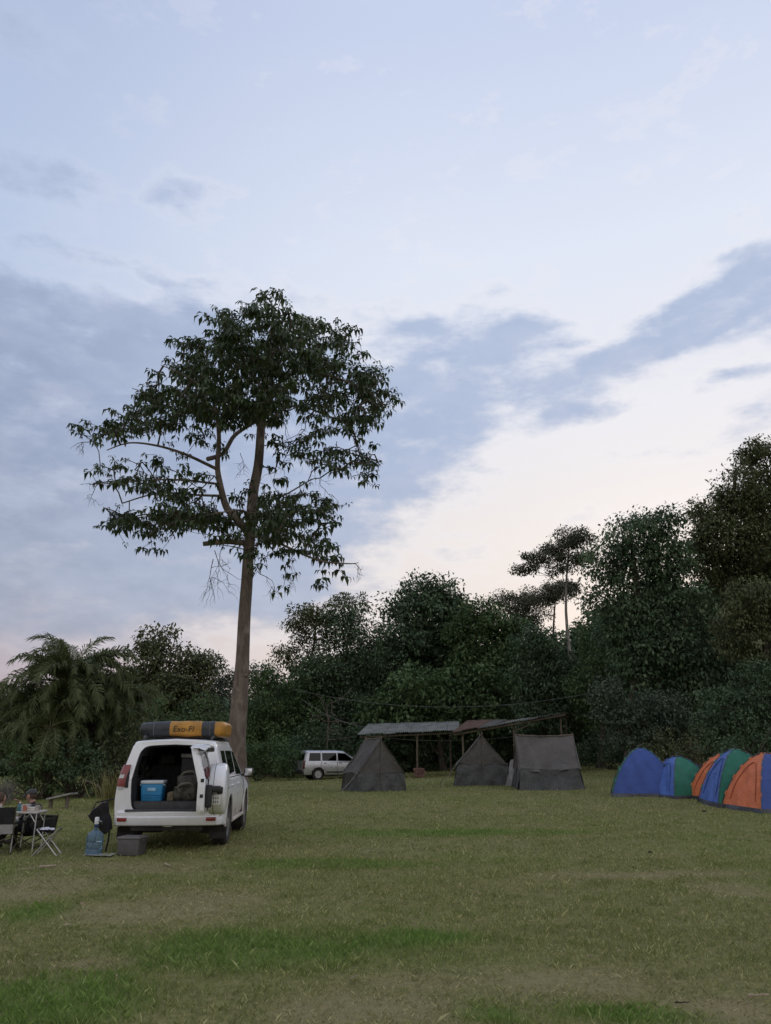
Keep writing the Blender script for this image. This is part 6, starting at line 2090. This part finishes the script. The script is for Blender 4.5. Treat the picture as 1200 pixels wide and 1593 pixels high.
# folding stool with a pale cloth on it
def stool():
    g_ = ground_at(72, 1330)
    root = empty('folding_stool', g_, R(8), 'small folding stool with crossed pale legs in front of the table', 'stool')
    h = .40
    for y in (-.15, .15):
        for a, b in (((-.19, y, -.01), (.17, y, h)), ((.20, y, -.01), (-.16, y, h))):
            mb = MB(); mb.tube([a, b], .0105, 6); mb.build('leg', ALU if b[0] < 0 else STEEL, root)
    for x, z in ((-.16, h), (.17, h), (-.19, 0), (.20, 0)):
        mb = MB(); mb.tube([(x, -.15, z), (x, .15, z)], .010, 6); mb.build('crossbar', STEEL, root)
    mb = MB()
    mb.grid([[Vector((x, y, h + .006 - .05 * math.sin(PI * (x + .16) / .33))) for y in np.linspace(-.15, .15, 5)] for x in np.linspace(-.16, .17, 11)], flip=False)
    mb.build('seat', BLACKF, root, angle=80)
    cl = empty('cloth', local(g_, R(8)) @ Vector((-.03, 0, h)), R(20), 'crumpled whitish cloth lying on the folding stool', 'cloth')
    mb = MB()
    mb.grid([[Vector((x, y, -.03 + .035 * abs(mnoise.noise(Vector((x * 14, y * 14, 2)))) + .03 * math.exp(-((x + .03) ** 2 + y ** 2) / .01) + .01)) for y in np.linspace(-.13, .13, 20)] for x in np.linspace(-.11, .11, 18)], flip=False)
    mb.build('folds', mat('whitish_cloth', (.55, .53, .58), .9, var=.15, scale=16), cl, angle=80)
stool()

# water bottle with hand pump
def water_bottle():
    g_ = ground_at(141, 1332)
    root = empty('water_bottle', g_ + Vector((0, .12, 0)), .4, 'big blue water bottle with white pump standing left of the grey box', 'bottle')
    m = bpy.data.materials.new('blue_polycarbonate'); m.use_nodes = True
    N = NT(m.node_tree); b = m.node_tree.nodes['Principled BSDF']
    b.inputs['Base Color'].default_value = (.40, .62, .92, 1); b.inputs['Roughness'].default_value = .1; b.inputs['Transmission Weight'].default_value = .8; b.inputs['IOR'].default_value = 1.2
    prof = [(.118, 0), (.134, .015), (.134, .09), (.128, .10), (.134, .11), (.134, .19), (.128, .20), (.134, .21), (.134, .285), (.125, .31), (.10, .345), (.060, .372), (.032, .385), (.030, .43)]
    mb = MB(); mb.lathe(prof, 32); mb.build('bottle_body', m, root)
    mb = MB(); mb.lathe([(.036, .425), (.038, .43), (.038, .465), (.034, .47)], 20); mb.build('pump_collar', mat('navy_plastic', (.03, .05, .12), .4), root)
    mb = MB(); mb.lathe([(.033, .468), (.036, .475), (.036, .565), (.030, .578), (.0, .58)], 20); mb.build('pump', mat('white_plastic', (.75, .75, .76), .4, var=.03), root)
    mb = MB(); mb.tube([(.03, -.03, .52), (.07, -.05, .51), (.085, -.055, .47)], .008, 6); mb.build('spout', CHROME, root)
    mb = MB(); mb.tube([(0, 0, .47), (.01, .01, .3), (-.02, .02, .15), (-.08, .03, .03)], .007, 6); mb.build('inner_tube', mat('white_tube', (.6, .62, .65), .5), root)
    mb = MB(); mb.rbox((.045, -.127, .215), (.10, .012, .016), .004); mb.build('grip', mat('pale_blue_grip', (.45, .6, .75), .3), root)
water_bottle()
def sheet_under_bottle():
    g_ = ground_at(148, 1333)
    o = None
    mb = MB()
    mb.grid([[Vector((x, y, .012 + .02 * mnoise.noise(Vector((x * 7, y * 7, 1))) + .012)) for y in np.linspace(-.10, .16, 9)] for x in np.linspace(-.22, .24, 14)])
    mb.grid([[Vector((x, y, .012 + .02 * mnoise.noise(Vector((x * 7, y * 7, 1))) + .004)) for y in np.linspace(-.10, .16, 9)] for x in np.linspace(-.22, .24, 14)], flip=True)
    o = mb.build('plastic_sheet', mat('translucent_film', (.30, .29, .22), .35, var=.2), None, angle=80)
    o.location = g_ + Vector((.02, .05, 0)); tag(o, 'crumpled pale plastic sheet lying under the big water bottle', 'sheet')
sheet_under_bottle()

# grey storage box
def storage_box():
    g_ = ground_at(198, 1333)
    root = empty('storage_box', g_ + Vector((.0, .2, 0)), R(-10), 'grey plastic storage box with lid on the grass behind the vehicle', 'box')
    PL = mat('grey_box_plastic', (.095, .09, .09), .5, var=.12, scale=8)
    mb = MB(); mb.rbox((0, 0, .13), (.36, .28, .26), .018, taper=1.06); mb.build('box_body', PL, root)
    mb = MB(); mb.rbox((0, 0, .268), (.41, .32, .035), .012); mb.rbox((0, 0, .289), (.34, .25, .012), .004); mb.build('lid', mat('grey_lid_plastic', (.13, .125, .125), .45, var=.1), root)
    for s in (-1, 1):
        mb = MB(); mb.rbox((s * .20, 0, .225), (.02, .10, .05), .006); mb.build('clip', PL, root)
storage_box()

# black bag hanging from the rear corner of the vehicle
def hanging_bag():
    c = at(160, 1275, 13.95); 
    root = empty('black_bag', c, R(0), 'black open-topped bag hanging off the rear left corner of the vehicle', 'bag')
    rows = []
    Mx = Matrix.Rotation(R(-30), 4, 'Y')
    for i in range(13):
        t = i / 12
        row = []
        for k in range(24):
            a = 2 * PI * k / 24
            rx = .075 + .115 * t ** .8; ry = .07 + .10 * t
            q = Vector((math.cos(a) * rx, math.sin(a) * ry, -.22 + .43 * t + .03 * t * math.cos(a) - .05 * (1 - t) * math.cos(a) ** 2 * 0))
            q = q * (1 + .16 * mnoise.noise(q * 8))
            row.append(q)
        rows.append(row + [row[0]])
    mb = MB(); mb.grid(rows, Mx, flip=True); mb.add(rows[0][:-1], [tuple(range(23, -1, -1))], Mx); mb.build('bag_body', BLACKF, root, angle=80)
    mb = MB(); mb.tube([Mx @ p for p in rows[-1][:-1]], .010, 6, closed=True); mb.build('rim', mat('grey_piping', (.10, .09, .10), .7), root)
    mb = MB(); mb.tube([Mx @ Vector((-.12, -.02, .20)), Mx @ Vector((.03, -.05, .30)), Vector((.16, .0, .33)), Vector((.235, .04, .30))], .011, 6); mb.build('strap', BLACKF, root)
    mb = MB()
    pts = [Mx @ Vector((.10, -.05, -.12)), Vector((.14, -.02, -.22)), Vector((.135, -.02, -.34)), Vector((.11, -.02, -.50))]
    pts = catmull(pts, 5)
    mb.tube(pts, .017, 6); mb.build('loose_strap', BLACKF, root)
hanging_bag()

# ------------------------------------------------------------------ things in the load space of the vehicle
def in_car(x, y, z): return SUV_M @ Vector((x, y, z))
FLOOR_Z = .782
def cooler():
    root = empty('cool_box', in_car(-.34, -.64, FLOOR_Z + .0), SUV_ROT, 'blue cool box with white lid in the open load space', 'cool box')
    B = mat('cooler_blue', (.03, .26, .52), .45, var=.08, scale=5)
    mb = MB(); mb.rbox((0, 0, .145), (.35, .30, .29), .025, taper=1.10); body = mb.build('cooler_body', B, root)
    mb = MB(); mb.rbox((0, 0, .318), (.40, .34, .06), .02); mb.build('lid', mat('cooler_lid', (.62, .66, .70), .4, var=.05), root)
    mb = MB(); mb.rbox((0, -.162, .20), (.14, .012, .055), .004); mb.build('label', mat('cooler_label', (.35, .58, .78), .5), body)
    for z in (.07, .11):
        mb = MB(); mb.rbox((0, -.157 - z * .05, z), (.33, .008, .012), .003); mb.build('rib', mat('cooler_blue_dark', (.018, .16, .40), .45), body)
    mb = MB(); mb.tube([(-.205, 0, .24), (-.21, -.12, .275), (.21, -.12, .275), (.205, 0, .24)], .012, 6); mb.build('handle', mat('cooler_lid', (.62, .66, .70), .4), root)
cooler()
def soft_pack(label, loc, s, m, seed, name='duffel_bag', strap=True):
    root = empty(name, loc, SUV_ROT + .2 * math.sin(seed), label, 'bag')
    mb = MB(); mb.rbox((0, 0, s[2] / 2), s, min(s) * .3, n=5)
    for i, p in enumerate(mb.v):
        mb.v[i] = p * (1 + .13 * mnoise.noise(p * 9 + Vector((seed, 0, 0))))
    mb.build('bag_body', m, root, angle=80)
    if strap:
        mb = MB(); mb.tube(catmull([Vector((-s[0] * .35, -s[1] * .35, s[2] * .8)), Vector((-s[0] * .2, -s[1] * .5, s[2] * 1.15)), Vector((s[0] * .2, -s[1] * .5, s[2] * 1.2)), Vector((s[0] * .38, -s[1] * .4, s[2] * .7))], 5), .022, 6)
        mb.build('strap', mat('khaki_strap', (.16, .15, .12), .9), root)
soft_pack('dark olive rucksack with looped strap beside the blue cool box', in_car(.20, -.55, FLOOR_Z), (.42, .36, .24), mat('olive_fabric', (.055, .052, .04), .95, var=.5, scale=12, c2=(.12, .115, .09)), 1.0)
soft_pack('rolled grey-brown bag lying on top of the rucksack in the load space', in_car(.22, -.42, FLOOR_Z + .22), (.40, .28, .22), mat('taupe_fabric', (.085, .078, .068), .95, var=.3, scale=12), 2.0)
soft_pack('small tan pouch between the cool box and the rucksack', in_car(-.02, -.72, FLOOR_Z), (.11, .10, .16), mat('tan_fabric', (.17, .14, .09), .95, var=.3, scale=18), 3.0, 'pouch', False)
def grey_case():
    root = empty('grey_case', in_car(.28, -.05, FLOOR_Z + .40), SUV_ROT, 'light grey case stacked high at the back of the load space', 'case')
    mb = MB(); mb.rbox((0, 0, .16), (.50, .34, .32), .02); mb.build('case_body', mat('black_case', (.03, .03, .032), .6), root)
    mb = MB(); mb.rbox((0, -.02, .36), (.52, .36, .07), .015); mb.build('lid', mat('light_grey_lid', (.30, .30, .30), .6), root)
    lo = empty('black_crate', in_car(.28, -.05, FLOOR_Z), SUV_ROT, 'black crate under the light grey case in the load space', 'crate')
    mb = MB(); mb.rbox((0, 0, .195), (.54, .38, .39), .015); mb.build('crate_body', BLACK_PL, lo)
    for z in (.1, .2, .3):
        mb = MB(); mb.box((0, -.192, z), (.5, .01, .02)); mb.build('rib', GREY_PL, lo)
grey_case()

# ------------------------------------------------------------------ plank bench, sticks, dead frond, clods
def bench():
    a = at(78, 1243, 24.5); b = at(115, 1234.5, 24.2)
    c = (a + b) / 2; g_ = G3(c.x, c.y)
    root = empty('plank_bench', g_, 0, 'tilted grey plank bench on short posts in front of the shrubs', 'bench')
    A, B = a - g_, b - g_
    d = (B - A).normalized(); s_ = Vector((-d.y, d.x, 0)).normalized() * .17
    up = Vector((0, 0, .025))
    mb = MB()
    mb.add([A - s_ - up, B - s_ - up, B + s_ - up, A + s_ - up, A - s_ + up, B - s_ + up, B + s_ + up, A + s_ + up], [(3, 2, 1, 0), (4, 5, 6, 7), (0, 1, 5, 4), (1, 2, 6, 5), (2, 3, 7, 6), (3, 0, 4, 7)])
    mb.build('plank', mat('silvery_plank', (.27, .27, .25), .85, var=.2, scale=6), root)
    for t in (.06, .76):
        q = A.lerp(B, t)
        mb = MB(); mb.tube([(q.x, q.y, -.2), (q.x, q.y, q.z - .02)], .06, 7); mb.build('leg', WOOD, root)
bench()
def stick(label, x0, y0, x1, y1, r_=.012, m=None):
    a, b = ground_at(x0, y0), ground_at(x1, y1)
    mb = MB()
    n = 7
    pts = [(a.lerp(b, i / (n - 1)) - a) + Vector((0, 0, .03 + .003 * math.sin(i * 2.1))) + Vector((0, .004 * math.sin(i * 1.3), 0)) for i in range(n)]
    mb.tube(pts, [r_ * (1 - .5 * i / n) for i in range(n)], 6)
    o = mb.build('stick', m or mat('dry_stick', (.34, .28, .19), .9), None); o.location = a
    tag(o, label, 'stick')
stick('dry pale stick lying on the grass below the folding stool', 60, 1353, 86, 1350, .022)
stick('short straw-coloured stick on the grass behind the grey box', 256, 1347, 266, 1351, .015)
stick('thin stick lying flat at the right bottom of the meadow', 1165, 1557, 1198, 1555, .010)
stick('dark twig on the worn grass at the bottom right', 1052, 1568, 1074, 1567, .006, mat('dark_stick', (.04, .032, .024), .9))
stick('small pale stem on the grass left of the dry patch', 30, 1357, 55, 1354, .008)
def clod(label, x, y, s):
    g_ = ground_at(x, y)
    bm = bmesh.new(); bmesh.ops.create_icosphere(bm, subdivisions=3, radius=s)
    for v in bm.verts:
        v.co *= 1 + .35 * mnoise.noise(v.co * (3 / s) + Vector((x, y, 0))); v.co.z *= .6
    me = bpy.data.meshes.new('clod'); bm.to_mesh(me); bm.free()
    o = link_mesh('clod', me, mat('dark_earth', (.025, .02, .015), .95, var=.4, scale=30)); o.location = g_ + Vector((0, 0, s * .3)); tag(o, label, 'clod')
clod('small dark clod on the grass in front of the slanting dome tent', 1096, 1264, .06)
clod('tiny dark clod on the open meadow right of the middle', 1012, 1327, .035)
def dead_frond():
    g_ = G3(*at(163, 1232, 26.0).xy)
    root = empty('dead_palm_frond', g_, 0, 'bleached dead palm frond leaning beside the rear lamp of the vehicle', 'frond')
    o = link_mesh('frond', DRY_F[1], None, root)
    o.matrix_local = Matrix.Translation((.1, 0, .0)) @ Matrix.Rotation(PI + .2, 4, 'Z') @ Matrix.Rotation(R(-12), 4, 'Y') @ Matrix.Scale(.55, 4)
dead_frond()
def tuft(label, x, Y, n, h, c3, seed, kind='grass tuft', top_px=None):
    r = np.random.default_rng(seed)
    g_ = G3(*at(x, 1225, Y).xy)
    P = r.normal(size=(n, 3)) * np.array([.14, .14, 0]); a = r.random(n) * 2 * PI
    D = unit(np.stack([np.cos(a) * .35, np.sin(a) * .35, np.ones(n)], -1) + r.normal(size=(n, 3)) * .12)
    L = h * (.6 + .5 * r.random(n))
    V, Fc = leaf_arrays(P, D, unit(np.stack([-np.sin(a), np.cos(a), np.zeros(n)], -1) + np.array([0, 0, .01])), L, np.full(n, .022), .3)
    o = link_mesh('grass_tuft', fast_mesh('grass_tuft', V, Fc, leaf_mat('tuft_%d' % seed, *c3), np.repeat(np.clip(r.normal(.5, .2, n), 0, 1), 4)))
    o.location = g_; tag(o, label, kind)
tuft('tall yellowish grass tuft right beside the rear lamp of the vehicle', 176, 24, 160, 1.25, ((.10, .10, .03), (.17, .16, .05), (.26, .23, .09)), 301)
tuft('greyish dry grass heap at the left edge under the shrubs', 6, 27, 220, .9, ((.12, .11, .10), (.2, .19, .17), (.30, .28, .26)), 302)
